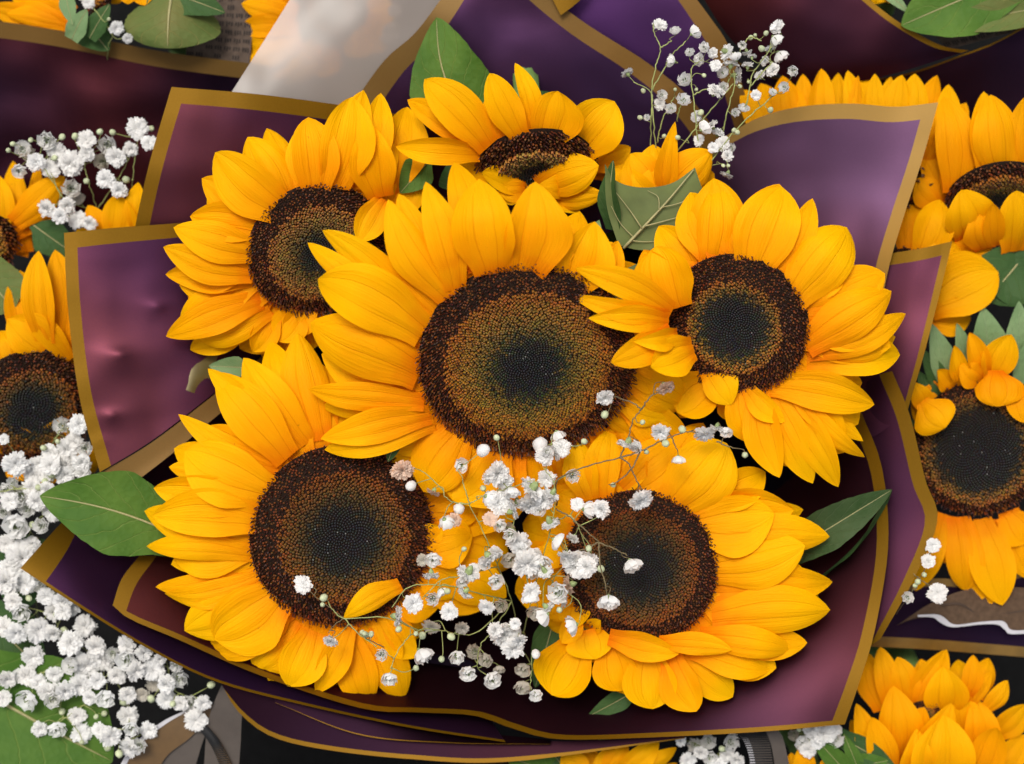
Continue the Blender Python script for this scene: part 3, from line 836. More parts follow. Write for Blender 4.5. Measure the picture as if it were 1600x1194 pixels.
HI = dict(ZB=128, Z=176)
F4 = [
 (1108, 414, 1118, 281, 60, 1), (1171, 428, 1222, 292, 86, 0, dict(point=3.0, bend=-.04)), (1201, 431, 1271, 309, 42, 1), (1236, 466, 1325, 356, 80, 0, dict(point=3.0)), (1254, 494, 1385, 428, 66, 1, dict(point=2.8)),
 (1261, 541, 1395, 457, 66, 0), (1264, 554, 1419, 492, 44, 1, dict(bend=.05)), (1264, 567, 1411, 558, 60, 1, dict(point=2.6, bend=-.05)), (1300, 555, 1403, 527, 36, 2),
 (1205, 602, 1367, 634, 56, 0, dict(point=2.6, bend=-.08)), (1212, 605, 1310, 763, 50, 1), (1222, 600, 1353, 721, 30, 1), (1230, 598, 1348, 688, 34, 2), (1198, 604, 1270, 755, 52, 1), (1186, 606, 1218, 746, 52, 0),
 (1158, 600, 1177, 694, 60, 0, dict(cup=.12, point=2.8)), (1166, 606, 1226, 660, 34, 0, dict(zt=16, zb=8)), (1116, 598, 1058, 645, 70, 0, dict(cup=.25, point=2.8)), (1105, 580, 1142, 632, 50, 0, dict(zt=24, zb=12)),
 (1048, 484, 898, 418, 42, 0, dict(HI, bend=.08)), (1042, 492, 901, 467, 32, 0, dict(HI)), (1042, 502, 924, 499, 38, 0, dict(HI, bend=.05)), (1046, 516, 951, 568, 46, 0, dict(HI)), (1056, 522, 1000, 534, 32, 0, dict(HI, Z=180)),
 (1082, 545, 1014, 574, 58, 0, dict(ZB=118, Z=160)), (1052, 482, 1024, 388, 82, 0, dict(point=3.2, ZB=100, Z=125, cup=.15)), (1042, 474, 1006, 390, 50, 1, dict(ZB=95, Z=105)),
 (1140, 420, 1170, 320, 60, 2), (1250, 520, 1345, 470, 66, 2), (1225, 450, 1290, 380, 60, 2), (1240, 590, 1350, 600, 60, 2), (1150, 606, 1190, 690, 60, 2), (1180, 606, 1240, 700, 60, 2),
]
sunflower('sunflower at the right of the bouquet with a glossy black centre and curly brown rim', (1150, 508, 82), 114, (-0.32, 0.34), F4, MAIN,
          disc_kw=dict(rc=0.47, rm=0.66, ring=(0.20, 0.090, 0.012), olive=.5, core=(.012, .013, .015), dent=.14), N_=2500, foot=foot(.012, .002), slope=.25)

F5 = [
 (476, 690, 380, 559, 64, 1), (449, 711, 337, 583, 68, 0, dict(point=2.0)), (430, 690, 324, 576, 34, 1), (436, 728, 279, 647, 34, 1, dict(bend=-.04)), (421, 766, 288, 705, 84, 0, dict(point=2.8)), (410, 750, 266, 702, 54, 2),
 (408, 768, 263, 730, 44, 1), (404, 784, 241, 762, 56, 1), (409, 815, 238, 806, 66, 0), (404, 832, 219, 803, 60, 1), (398, 868, 225, 857, 38, 1, dict(bend=.06)), (400, 890, 241, 919, 36, 2, dict(bend=-.05)),
 (406, 902, 253, 933, 40, 1, dict(bend=-.08)), (414, 915, 288, 986, 76, 1, dict(bend=-.04)), (436, 930, 335, 1000, 96, 0, dict(point=3.4, bend=-.05)), (445, 950, 326, 1022, 66, 1, dict(point=2.6)), (466, 978, 398, 1050, 64, 1, dict(point=2.6)),
 (489, 990, 450, 1074, 64, 0), (547, 979, 494, 1085, 44, 0), (540, 985, 577, 1107, 58, 1), (580, 985, 630, 1096, 56, 1), (591, 962, 648, 1026, 46, 1), (630, 918, 540, 967, 36, 0, dict(zt=44, zb=28)), (632, 915, 688, 952, 64, 1),
 (662, 862, 738, 838, 60, 0), (668, 845, 690, 822, 32, 0, dict(zt=10)), (672, 832, 738, 858, 54, 1), (680, 870, 790, 932, 66, 2), (690, 830, 800, 850, 64, 2), (680, 850, 800, 890, 70, 2), (672, 800, 780, 800, 64, 2), (664, 890, 760, 945, 60, 2), (655, 890, 722, 925, 60, 1), (610, 950, 660, 1000, 50, 2), (560, 985, 600, 1060, 60, 2),
 (500, 684, 465, 520, 66, 1, dict(zt=-6)), (512, 680, 490, 560, 54, 2), (488, 688, 420, 530, 60, 2), (420, 770, 300, 760, 60, 2), (405, 850, 270, 880, 60, 2), (430, 940, 320, 960, 60, 2), (480, 985, 420, 1060, 60, 2), (520, 990, 530, 1080, 60, 2), (540, 690, 560, 610, 60, 2),
]
sunflower('sunflower at the lower left of the bouquet with a wide brown and black disc', (535, 838, 6), 144, (0.22, 0.14), F5, MAIN,
          disc_kw=dict(rc=0.38, rm=0.72, ring=(0.125, 0.048, 0.006), olive=.3), N_=3400, foot=foot(-.008, -.006))

F6 = [
 (941, 776, 953, 671, 50, 0), (920, 778, 903, 688, 48, 0), (958, 772, 1010, 690, 54, 1), (978, 766, 1066, 690, 70, 1), (1050, 792, 1136, 692, 92, 0, dict(point=3.0, zt=10)), (1040, 770, 1100, 660, 62, 2), (1100, 785, 1200, 738, 54, 1, dict(zt=-6)),
 (1090, 806, 1240, 797, 60, 1, dict(bend=-.08)), (1085, 820, 1210, 802, 84, 0, dict(point=2.2)), (1110, 838, 1259, 797, 48, 2), (1110, 850, 1298, 840, 58, 1, dict(bend=-.04)), (1110, 890, 1258, 852, 74, 0, dict(bend=.04)),
 (1120, 922, 1306, 914, 56, 1), (1116, 968, 1299, 956, 68, 0, dict(bend=-.05)), (1095, 998, 1238, 1018, 44, 0, dict(arch=.16)), (1140, 1000, 1262, 1005, 46, 1), (1085, 1018, 1203, 1050, 52, 0, dict(cup=.15, bend=-.05)), (1110, 1015, 1213, 1044, 56, 1),
 (1072, 1030, 1145, 1090, 50, 1, dict(point=2.6)), (1052, 1032, 1088, 1111, 56, 0, dict(cup=.12, point=2.8)), (1014, 1026, 1020, 1109, 74, 0, dict(cup=.15, point=2.8)), (952, 1014, 970, 1081, 60, 0, dict(cup=.12, point=2.8)), (905, 1008, 862, 1087, 78, 0, dict(cup=.3, point=2.8)),
 (920, 986, 932, 1030, 64, 0, dict(zt=16, zb=8)), (950, 998, 1061, 1022, 40, 0, dict(zt=24, zb=20)), (1030, 1008, 1144, 1014, 32, 0, dict(zt=20, zb=18)), (900, 962, 878, 1006, 32, 0, dict(zt=12)), (895, 948, 902, 980, 44, 0, dict(zt=12)), (920, 985, 938, 970, 24, 0, dict(zt=20)),
 (890, 870, 850, 850, 44, 0), (886, 900, 838, 930, 48, 1), (890, 930, 846, 962, 46, 1), (905, 805, 868, 770, 48, 1), (895, 830, 838, 792, 48, 1), (885, 880, 800, 880, 64, 2), (900, 950, 850, 980, 50, 2), (890, 910, 800, 930, 64, 2), (900, 830, 810, 820, 64, 2), (905, 790, 850, 745, 60, 2),
 (1110, 860, 1230, 880, 60, 2), (1118, 945, 1250, 960, 60, 2), (1090, 1005, 1180, 1030, 60, 2), (1000, 770, 1040, 680, 66, 2), (930, 775, 930, 690, 66, 2), (985, 1020, 990, 1085, 66, 2),
]
sunflower('sunflower at the lower right of the bouquet, partly behind the white sprays', (1000, 886, 16), 121, (-0.16, 0.10), F6, MAIN,
          disc_kw=dict(rc=0.43, rm=0.76, ring=(0.125, 0.043, 0.006), olive=.25), N_=2900, foot=foot(.006, -.008))

F7 = [
 (1032, 330, 1000, 244, 56, 0), (1040, 330, 1080, 236, 52, 0), (1050, 330, 1100, 262, 50, 0), (1025, 330, 975, 262, 50, 0), (1036, 330, 1040, 240, 56, 1),
 (1040, 300, 1055, 190, 34, 0, dict(zt=20, point=1.25, peak=.3, twist=0, tipcurl=0)), (1050, 290, 1112, 236, 56, 0), (1020, 290, 985, 240, 56, 1), (1030, 296, 1020, 226, 56, 1), (1060, 300, 1118, 272, 46, 1), (1000, 300, 960, 262, 50, 2),
 (1060, 320, 1120, 310, 50, 2), (1010, 330, 950, 330, 50, 2), (1030, 345, 1020, 390, 50, 2),
]
f7 = sunflower('sunflower behind the big grey green leaf at the top, only petal tips showing', (1032, 352, -10), 40, (0.1, 0.5), F7, MAIN, N_=500, bracts=0, fill=0, foot=foot(.005, .006))

# leaves of the central bouquet, each on the stem of its flower
leaf(SF[4], (282, 838, -40), (62, 775, -6), 132, mat=M.leaf, label='large bright green leaf pointing left', peak=.45, point=1.45, waist=.55, bend=.05)
leaf(SF[2], (770, 215, -60), (682, 27, -38), 130, mat=M.leaf, label='dark green pointed leaf at the top', peak=.45, waist=.5, bend=-.14)
leaf(SF[2], (790, 190, -70), (880, 150, -62), 60, mat=M.leaf_dark)
V, F, _ = coons([(945, 256, 66), (962, 282, 50), (1000, 293, 46), (1048, 287, 50), (1086, 262, 60)], [(1086, 262, 60), (1101, 325, 52), (1064, 385, 40)],
              [(966, 383, 40), (1004, 391, 34), (1064, 385, 40)], [(945, 256, 66), (948, 322, 54), (966, 383, 40)], 26, 20, wr=9, seed=31)
lf = part('leaf', mesh_of('leaf', V, F, plain('leaf_under_plain', (0.105, 0.130, 0.042), 0.6, 0.15, scale=70, var=0.3, bump=0.5), wloc(f7)), f7)
lf['label'] = 'broad grey green leaf underside with a pale midrib and concave top edge'
for pts, r0 in (([(974, 388, 47), (1010, 350, 52), (1045, 312, 56), (1084, 265, 64)], 0.0006), ([(1006, 354, 53), (1040, 345, 52), (1075, 335, 54)], 0.00028), ([(1003, 357, 53), (985, 330, 56), (962, 300, 60)], 0.00028),
                ([(1030, 328, 55), (1028, 308, 53), (1012, 298, 52)], 0.00022), ([(1034, 324, 55), (1060, 318, 55), (1090, 305, 58)], 0.00022), ([(985, 376, 48), (1010, 378, 45), (1040, 376, 44)], 0.00022), ([(990, 371, 50), (970, 350, 53), (955, 322, 57)], 0.00022)):
    TV, TF = tube_data(smooth_path([P(*p) for p in pts], 12), r0, r0 * .4, 5)
    part('midrib' if r0 > .0005 else 'vein', mesh_of('vein', TV, TF, M.rib, wloc(f7)), lf)
leaf(f7, (960, 360, 30), (958, 250, 60), 52, mat=M.leaf_dark, up=(-.8, 0, .6), waist=.7)
leaf(SF[1], (672, 250, 0), (625, 302, 10), 54, mat=M.leaf, label='small leaf between two flowers')
leaf(SF[5], (1225, 868, -44), (1394, 765, -6), 66, mat=M.leaf_grey, up=(.1, .2, 1), label='pointed leaf at the right with a folded edge', fold=.5, peak=.4, waist=.7)
leaf(SF[5], (1276, 905, -56), (1394, 767, -8), 62, mat=M.leaf_dark, up=(.7, -.6, .3), peak=.4, waist=.6, rib=False)
leaf(SF[5], (1000, 1075, -60), (918, 1120, -66), 34, mat=M.leaf_dark)
leaf(SF[4], (395, 575, -40), (326, 572, -30), 34, mat=M.bract, fold=.4)
leaf(SF[5], (870, 950, -60), (836, 1075, -70), 50, mat=M.leaf_dark)
leaf(SF[0], (985, 560, 20), (1040, 588, 14), 26, mat=M.bract)
leaf(SF[0], (622, 680, 55), (606, 722, 48), 22, mat=M.leaf_dark)
leaf(SF[1], (720, 300, -40), (705, 250, -30), 60, mat=M.leaf_dark)

# ------------------------------------------------------------------ neighbouring bouquets: film, paper, ribbon
sheet('dark wine purple sheet with gold top edge behind the upper left corner',
      [(-40, 28, -150), (60, 42, -150), (130, 55, -150), (250, 80, -155), (420, 103, -160)],
      [(420, 103, -160), (440, 200, -200), (450, 320, -240)],
      [(-40, 330, -230), (200, 340, -250), (450, 320, -240)],
      [(-40, 28, -150), (-40, 180, -190), (-40, 330, -230)], b=(26, 0, 0, 0), mat=M.film_red, gold=M.gold_brown, seed=20, wr=14)
sheet('wine coloured panel with gold edge running down to a fold at the top right',
      [(1085, -25, -130), (1200, -25, -120), (1337, -18, -110)],
      [(1337, -18, -110), (1402, 33, -106), (1468, 70, -106), (1514, 79, -110)],
      [(1240, 130, -170), (1330, 128, -150), (1395, 116, -135), (1514, 79, -110)],
      [(1085, -25, -130), (1150, 70, -160), (1240, 130, -170)], b=(0, 13, 0, 0), mat=M.film_red, seed=21, wr=6)
sheet('dark purple sheet with thin gold rim in the upper right corner',
      [(1040, 20, -230), (1200, 118, -215), (1380, 122, -170), (1512, 82, -124), (1566, 60, -118), (1640, 18, -112)],
      [(1640, 18, -112), (1650, 130, -150), (1650, 260, -190)],
      [(1040, 300, -280), (1300, 300, -260), (1650, 260, -190)],
      [(1040, 20, -230), (1020, 160, -260), (1040, 300, -280)], b=(3, 0, 0, 0), mat=M.film_dark, gold=M.gold, seed=22, wr=8)
sheet('milky frosted sheet in front of yellow petals at the top left',
      [(468, -25, -74), (580, -25, -66), (712, -25, -84)],
      [(712, -25, -84), (658, 50, -84), (606, 105, -84), (552, 178, -90)],
      [(358, 150, -66), (440, 160, -66), (552, 178, -90)],
      [(468, -25, -74), (415, 60, -68), (358, 150, -66)], mat=M.frost, seed=23, wr=5, name='frosted_sheet', cat='frosted sheet', group=None)
sheet('dark olive film with gold rims behind the lower right sunflower',
      [(1370, 930, -150), (1450, 905, -150), (1530, 905, -150), (1640, 880, -150)], [(1640, 880, -150), (1640, 960, -160), (1640, 1030, -170)],
      [(1350, 1010, -170), (1450, 1015, -175), (1640, 1030, -170)], [(1370, 930, -150), (1355, 970, -160), (1350, 1010, -170)],
      b=(12, 0, 16, 0), mat=M.film_dark, gold=plain('film_gold_dim', (0.16, 0.09, 0.015), 0.4, 0.5, metal=.3), seed=24, wr=5)

M.kraft = plain('kraft_paper', (0.075, 0.046, 0.028), 0.85, 0.15, scale=600, var=0.2)
M.white_edge = plain('paper_white', (0.42, 0.41, 0.43), 0.7, 0.2, scale=300, var=0.05)
def strip(name, mesh_name, path_a, path_b, mat, parent, n=40, rows=3):
    a = smooth_path([P(*p) for p in path_a], n); b = smooth_path([P(*p) for p in path_b], n)
    V = []
    for i in range(n):
        for j in range(rows): V.append(a[i].lerp(b[i], j / (rows - 1)))
    return part(name, mesh_of(mesh_name, V, grid_faces(n, rows), mat, wloc(parent)), parent)

kr = empty('kraft_paper', P(1520, 960, -140), 'brown kraft paper with a wavy white edge at the right', 'wrapping paper')
strip('panel', 'panel', [(1400, 978, -146), (1460, 940, -140), (1530, 918, -138), (1640, 920, -138)],
      [(1436, 962, -132), (1470, 966, -132), (1492, 979, -132), (1530, 974, -132), (1562, 972, -132), (1584, 989, -132), (1640, 984, -132)], M.kraft, kr, rows=6)
strip('white_edge', 'white_edge', [(1434, 961, -131), (1462, 960, -131), (1474, 964, -131), (1492, 976, -131), (1530, 972, -131), (1562, 970, -131), (1572, 974, -131), (1584, 985, -131), (1640, 981, -131)],
      [(1434, 964, -131), (1458, 965, -131), (1468, 972, -131), (1488, 980, -131), (1530, 976, -131), (1558, 976, -131), (1570, 984, -131), (1582, 991, -131), (1640, 987, -131)], M.white_edge, kr)
strip('fold', 'fold', [(1470, 944, -136), (1500, 942, -135), (1540, 958, -135), (1640, 948, -135)], [(1470, 947, -134), (1500, 946, -134), (1540, 961, -134), (1640, 951, -134)],
      plain('kraft_shadow_print', (0.05, 0.032, 0.022), 0.9), kr)

# printed newspaper wraps seen between leaves
M.news = plain('newsprint', (0.085, 0.062, 0.048), 0.9, 0.1, scale=500, var=0.2)
M.ink = plain('ink', (0.012, 0.011, 0.011), 0.8, 0.2)
def news(label, quad, nrow, ncol):
    """paper with printed lines of type: flat ink marks on the sheet"""
    c = sum((P(*q) for q in quad), Vector((0, 0, 0))) / 4
    root = empty('newspaper', c, label, 'newspaper')
    q = [Vector(p) for p in quad]
    def at(u, v, h=0.0):
        p = (q[0] * (1 - u) + q[1] * u) * (1 - v) + (q[3] * (1 - u) + q[2] * u) * v
        return P(p.x, p.y, p.z + h)
    V = [at(i / 7, j / 7) for i in range(8) for j in range(8)]
    part('page', mesh_of('page', V, grid_faces(8, 8), M.news, c), root)
    V, F = [], []
    for r in range(nrow):
        for k in range(ncol):
            if random.random() < 0.15: continue
            u0, v0 = (k + .1) / ncol, (r + .18) / nrow
            for st in range(3):
                du, dv = 0.22 / ncol, 0.62 / nrow
                a = u0 + st * 0.27 / ncol
                b = len(V); h = random.uniform(.6, 1)
                V += [at(a, v0, .8), at(a + du * .6, v0, .8), at(a + du * .6, v0 + dv * h, .8), at(a, v0 + dv * h, .8)]
                F.append((b, b + 1, b + 2, b + 3))
    o = part('printed_type', mesh_of('printed_type', V, F, M.ink, c, smooth=False), root); o['kind'] = 'stuff'
news('dark newspaper with printed columns under the leaf in the upper right corner', [(1440, 30, -132), (1620, -10, -132), (1620, 40, -132), (1480, 78, -132)], 4, 11)
news('brown newspaper with lines of type at the top left beside yellow petals', [(300, -20, -170), (400, -20, -170), (390, 100, -170), (290, 90, -170)], 9, 7)

# ribbons under the central bouquet
M.satin = plain('satin_ribbon', (0.07, 0.056, 0.046), 0.4, 0.4, metal=0.15, scale=300, var=0.08)
M.brown_ribbon = plain('brown_ribbon', (0.10, 0.055, 0.018), 0.4, 0.4, scale=300, var=0.1)
M.black = plain('black_rib', (0.012, 0.012, 0.013), 0.6)
def ribbon(label, a, b, mat, edge=None, ribs=0):
    root = empty('ribbon', P(*a[len(a) // 2]), label, 'ribbon', 'ribbons tied round the bouquets')
    strip('band', 'band', a, b, mat, root, rows=5)
    if edge:
        e2 = [(p[0] + (q[0] - p[0]) * edge[0], p[1] + (q[1] - p[1]) * edge[0], p[2] + 1.2) for p, q in zip(a, b)]
        strip('woven_edge', 'woven_edge', [(p[0], p[1], p[2] + 1.2) for p in a], e2, edge[1], root)
    if ribs:
        pa = smooth_path([P(*p) for p in a], ribs); pb = smooth_path([P(*p) for p in b], ribs)
        V, F = [], []
        for i in range(ribs):
            tube_data([pa[i] + Vector((0, 0, .0003)), pb[i] + Vector((0, 0, .0003))], 0.00028, 0.00028, 5, V, F)
        o = part('ribs', mesh_of('ribs', V, F, M.black, wloc(root)), root); o['kind'] = 'stuff'
    return root
ribbon('grey brown satin ribbon hanging from below the left front edge', [(348, 1066, -80), (330, 1110, -84), (322, 1150, -90), (318, 1215, -96)],
       [(385, 1080, -80), (378, 1120, -84), (376, 1160, -90), (372, 1215, -96)], M.satin, ribs=0)
ribbon('brown ribbon loop with a white woven edge below the left white spray', [(298, 1106, -96), (250, 1130, -92), (205, 1168, -92), (178, 1215, -96)],
       [(345, 1100, -100), (300, 1150, -98), (262, 1180, -98), (240, 1215, -100)], M.brown_ribbon, edge=(0.14, M.white_edge))
ribbon('narrow ribbed brown ribbon end slanting between two wider ribbons at the bottom left', [(312, 1140, -86), (330, 1165, -86), (352, 1215, -88)],
       [(326, 1136, -86), (346, 1162, -86), (372, 1215, -88)], M.brown_ribbon, ribs=34)
ribbon('grey brown ribbon tail folded behind the brown loop', [(270, 1140, -104), (240, 1165, -104), (215, 1215, -108)], [(340, 1110, -104), (320, 1150, -104), (300, 1215, -108)], M.satin)
ribbon('ribbed black and grey band with white rim under the right front edge', [(1135, 1140, -84), (1158, 1152, -82), (1170, 1180, -82), (1174, 1215, -84)],
       [(1188, 1134, -84), (1200, 1150, -82), (1206, 1180, -82), (1210, 1215, -84)], M.satin, edge=(0.22, M.white_edge), ribs=26)
ribbon('plain tan band right beside the ribbed band at the bottom', [(1180, 1136, -82), (1200, 1152, -80), (1208, 1180, -80), (1212, 1215, -82)],
       [(1208, 1134, -84), (1222, 1150, -82), (1230, 1180, -82), (1236, 1215, -84)], M.satin)

# ------------------------------------------------------------------ neighbouring bouquets: sunflowers
BG = 'sunflowers of the neighbouring bouquets'
BK = dict(mat=M.petal_bg, group=BG, fill=0, bracts=0)
b1 = sunflower('sunflower at the left edge with a dark disc cut off by the frame', (48, 640, -120), 96, (0.40, 0.34), [
 (75, 535, 60, 393, 44, 0), (95, 540, 86, 390, 50, 1), (70, 545, 12, 498, 62, 0), (112, 560, 36, 480, 34, 0, dict(zt=20)), (20, 570, 0, 516, 52, 1), (104, 545, 110, 420, 46, 1), (112, 580, 105, 470, 40, 1),
 (112, 640, 126, 608, 34, 0), (84, 705, 124, 690, 54, 0, dict(zt=20)), (92, 690, 90, 655, 40, 0, dict(zt=30)), (30, 705, 4, 672, 50, 0, dict(zt=24)), (60, 715, 10, 745, 44, 0), (70, 720, 60, 760, 44, 1), (40, 540, 30, 420, 50, 2), (105, 700, 150, 740, 50, 1)],
 disc_kw=dict(rc=.42, rm=.72, ring=(.12, .05, .008), olive=.2), N_=1500, **BK)
b2 = sunflower('sunflower at the left edge behind white blossoms, petals pointing up', (-30, 380, -130), 56, (0.3, 0.6), [
 (40, 395, 18, 252, 42, 0), (52, 360, 59, 254, 20, 0), (25, 350, 100, 278, 46, 0), (20, 370, 90, 300, 40, 1), (30, 400, 40, 330, 44, 1), (0, 370, -10, 270, 40, 1)], N_=400, **BK)
sunflower('sunflower between white blossoms and the corner of the tall left sheet', (205, 400, -130), 40, (0, .5), [
 (180, 375, 186, 302, 52, 0), (215, 360, 214, 286, 32, 0), (160, 380, 136, 322, 32, 0), (200, 380, 205, 320, 40, 1), (150, 390, 120, 360, 32, 1)], N_=300, **BK)
b3 = sunflower('sunflower in the top left corner seen from the side', (150, -20, -120), 44, (-0.75, 0.2), [
 (106, 40, 20, 4, 34, 0), (108, 44, 10, 22, 30, 0), (110, 30, 50, -20, 40, 1), (104, 46, 40, 34, 26, 0), (112, 20, 90, -30, 36, 1), (98, 46, 60, 44, 20, 0), (108, 36, -20, 10, 36, 1), (108, 26, 10, -14, 36, 1)], N_=300, **BK)
sunflower('sunflower half hidden behind the frosted sheet at the top', (520, 16, -150), 54, (-0.2, 0.2), [
 (462, 30, 378, 6, 36, 0), (462, 44, 383, 32, 34, 1), (466, 50, 368, 48, 32, 0), (468, 58, 374, 72, 32, 0), (470, 70, 378, 106, 32, 0), (465, 20, 372, -14, 36, 1), (480, 76, 400, 130, 40, 1),
 (560, 40, 600, 78, 50, 0, dict(zt=30)), (540, 60, 580, 85, 40, 0, dict(zt=30)), (520, 72, 500, 120, 44, 1), (500, 70, 440, 130, 44, 1), (570, 20, 620, 20, 44, 1)], N_=700, **BK)
sunflower('sunflower peeping over the pale gold edge at the upper right, a row of petal tips', (1330, 300, -140), 110, (0, .35), [
 (1288, 240, 1286, 107, 38, 0), (1325, 240, 1327, 110, 32, 0), (1340, 240, 1340, 118, 20, 0), (1360, 240, 1367, 115, 28, 0), (1390, 240, 1409, 117, 38, 0), (1415, 240, 1430, 115, 40, 0), (1440, 250, 1466, 117, 34, 1), (1450, 260, 1485, 132, 38, 0), (1460, 280, 1512, 160, 36, 1),
 (1262, 240, 1254, 116, 30, 1), (1240, 240, 1225, 118, 42, 0), (1225, 250, 1190, 128, 44, 1), (1210, 260, 1160, 140, 44, 0), (1250, 240, 1240, 130, 30, 0), (1305, 240, 1308, 116, 30, 2), (1375, 240, 1390, 122, 30, 2), (1345, 240, 1352, 118, 30, 2)], N_=400, pk=dict(point=2.9, waist=.8), **BK)
sunflower('sunflower near the right edge with a narrow oval disc and upright front petals', (1558, 308, -110), 80, (0.05, .82), [
 (1489, 300, 1481, 153, 58, 0), (1540, 272, 1541, 143, 44, 1), (1566, 278, 1552, 150, 66, 0), (1600, 275, 1602, 148, 40, 0), (1474, 300, 1473, 240, 14, 1), (1500, 292, 1512, 200, 40, 1), (1478, 310, 1440, 230, 44, 2), (1470, 320, 1432, 280, 44, 1),
 (1512, 376, 1504, 301, 72, 0, dict(ZB=-110, Z=-50)), (1554, 388, 1551, 316, 30, 0, dict(ZB=-110, Z=-50)), (1586, 396, 1590, 301, 64, 0, dict(ZB=-110, Z=-50)), (1480, 360, 1445, 330, 40, 1), (1540, 392, 1530, 330, 50, 0, dict(ZB=-112, Z=-64))],
 disc_kw=dict(rc=.3, rm=.75, ring=(.14, .07, .012)), N_=900, up_mix=.75, **BK)
sunflower('sunflower right of the small corner sheet, broad petals pointing right', (1415, 440, -120), 52, (-.2, .1), [
 (1450, 480, 1560, 425, 86, 0, dict(point=2.8)), (1440, 400, 1470, 312, 54, 0), (1450, 410, 1510, 335, 50, 1), (1460, 430, 1552, 370, 52, 1), (1420, 395, 1425, 310, 52, 1), (1450, 495, 1520, 500, 54, 1), (1440, 420, 1500, 380, 60, 0)], N_=400, **BK)
b7 = sunflower('sunflower at the right edge with a large black disc and curled small petals', (1528, 702, -110), 104, (-0.12, 0.12), [
 (1470, 805, 1431, 924, 44, 0), (1498, 811, 1511, 925, 56, 0), (1530, 815, 1566, 946, 62, 0), (1545, 815, 1543, 966, 66, 1), (1575, 805, 1604, 850, 56, 0), (1580, 800, 1620, 910, 50, 1), (1485, 810, 1475, 880, 44, 1),
 (1545, 590, 1580, 522, 48, 0, dict(zt=20)), (1540, 585, 1515, 520, 32, 0, dict(zt=20, cup=.3)), (1505, 598, 1490, 538, 28, 0, dict(zt=20, cup=.3)), (1535, 590, 1502, 572, 40, 0, dict(zt=16)), (1484, 605, 1465, 578, 30, 0, dict(zt=20, cup=.4)),
 (1556, 575, 1560, 635, 66, 0, dict(ZB=-72, Z=-54, cup=-.2, point=3.2, waist=.3)), (1438, 625, 1478, 668, 62, 0, dict(ZB=-78, Z=-60, cup=-.2, point=3.2, waist=.3)), (1598, 600, 1600, 660, 40, 0, dict(ZB=-72, Z=-60)), (1440, 640, 1428, 600, 30, 0, dict(zt=20)),
 (1440, 760, 1400, 800, 50, 1), (1470, 600, 1430, 660, 40, 1), (1440, 700, 1390, 700, 60, 1)],
 disc_kw=dict(rc=.62, rm=.84, ring=(.17, .075, .012), olive=.1), N_=2000, **BK)
sunflower('sunflower in the lower right corner with many upright petals round a small disc', (1442, 1118, -140), 28, (0, .5), [
 (1390, 1108, 1376, 1011, 34, 0), (1378, 1110, 1355, 1020, 40, 1), (1418, 1100, 1404, 1030, 40, 0), (1425, 1106, 1484, 1020, 44, 0), (1478, 1118, 1476, 1046, 62, 0, dict(zt=20)), (1512, 1090, 1521, 1023, 30, 0), (1526, 1090, 1548, 1030, 38, 1), (1520, 1100, 1548, 1048, 22, 0), (1540, 1112, 1576, 1066, 28, 0), (1556, 1150, 1606, 1100, 44, 0),
 (1396, 1196, 1400, 1083, 62, 0, dict(ZB=-150, Z=-92)), (1436, 1206, 1488, 1108, 60, 0, dict(ZB=-150, Z=-90)), (1420, 1170, 1444, 1106, 46, 0, dict(ZB=-150, Z=-104)), (1462, 1180, 1464, 1112, 42, 0, dict(ZB=-150, Z=-104)), (1468, 1236, 1478, 1128, 88, 0, dict(ZB=-130, Z=-80)), (1522, 1230, 1556, 1132, 52, 0, dict(ZB=-140, Z=-90)), (1380, 1215, 1340, 1104, 40, 0, dict(ZB=-140, Z=-100)), (1392, 1215, 1360, 1118, 42, 0, dict(ZB=-136, Z=-96)), (1424, 1225, 1434, 1146, 46, 0, dict(ZB=-130, Z=-84)), (1540, 1225, 1604, 1150, 56, 0), (1500, 1235, 1562, 1168, 64, 0), (1530, 1190, 1526, 1098, 50, 1, dict(ZB=-150, Z=-122)), (1510, 1150, 1500, 1080, 44, 1, dict(ZB=-150, Z=-130)),
 (1380, 1200, 1330, 1130, 40, 1), (1440, 1100, 1440, 1030, 46, 1), (1500, 1100, 1500, 1030, 40, 2), (1460, 1230, 1420, 1180, 60, 0, dict(zt=30))], N_=500, **BK)
sunflower('sunflower at the bottom edge below the lowest sheet, petal tips only', (965, 1245, -120), 56, (0, .4), [
 (960, 1215, 1030, 1160, 36, 0), (990, 1215, 1058, 1172, 30, 0), (945, 1210, 980, 1162, 34, 0), (920, 1215, 925, 1170, 40, 1), (905, 1220, 880, 1175, 40, 0), (940, 1215, 950, 1170, 30, 0), (1000, 1225, 1060, 1195, 30, 1)], N_=300, **BK)
sunflower('small sunflower at the bottom edge right of the tan band', (1272, 1245, -120), 44, (0, .4), [
 (1255, 1220, 1254, 1164, 26, 0), (1268, 1215, 1258, 1162, 22, 0), (1290, 1215, 1290, 1184, 20, 0), (1240, 1220, 1236, 1176, 24, 1), (1310, 1220, 1316, 1188, 22, 0)], N_=300, **BK)
sunflower('sunflower at the top edge right of the middle, tips just in view', (1400, -60, -130), 46, (0, -.4), [
 (1375, -20, 1366, 4, 30, 0), (1392, -20, 1392, 6, 30, 0), (1360, -24, 1345, -4, 30, 0)], N_=300, **BK)
sunflower('sunflower at the top left edge with small orange petals over the drooping leaf', (225, -45, -120), 40, (0, -.4), [
 (200, -14, 200, 6, 24, 0), (225, -12, 226, 9, 30, 0), (250, -14, 254, 5, 22, 0), (240, -14, 240, 8, 22, 1), (190, -14, 172, 5, 20, 1)], N_=300, **BK)

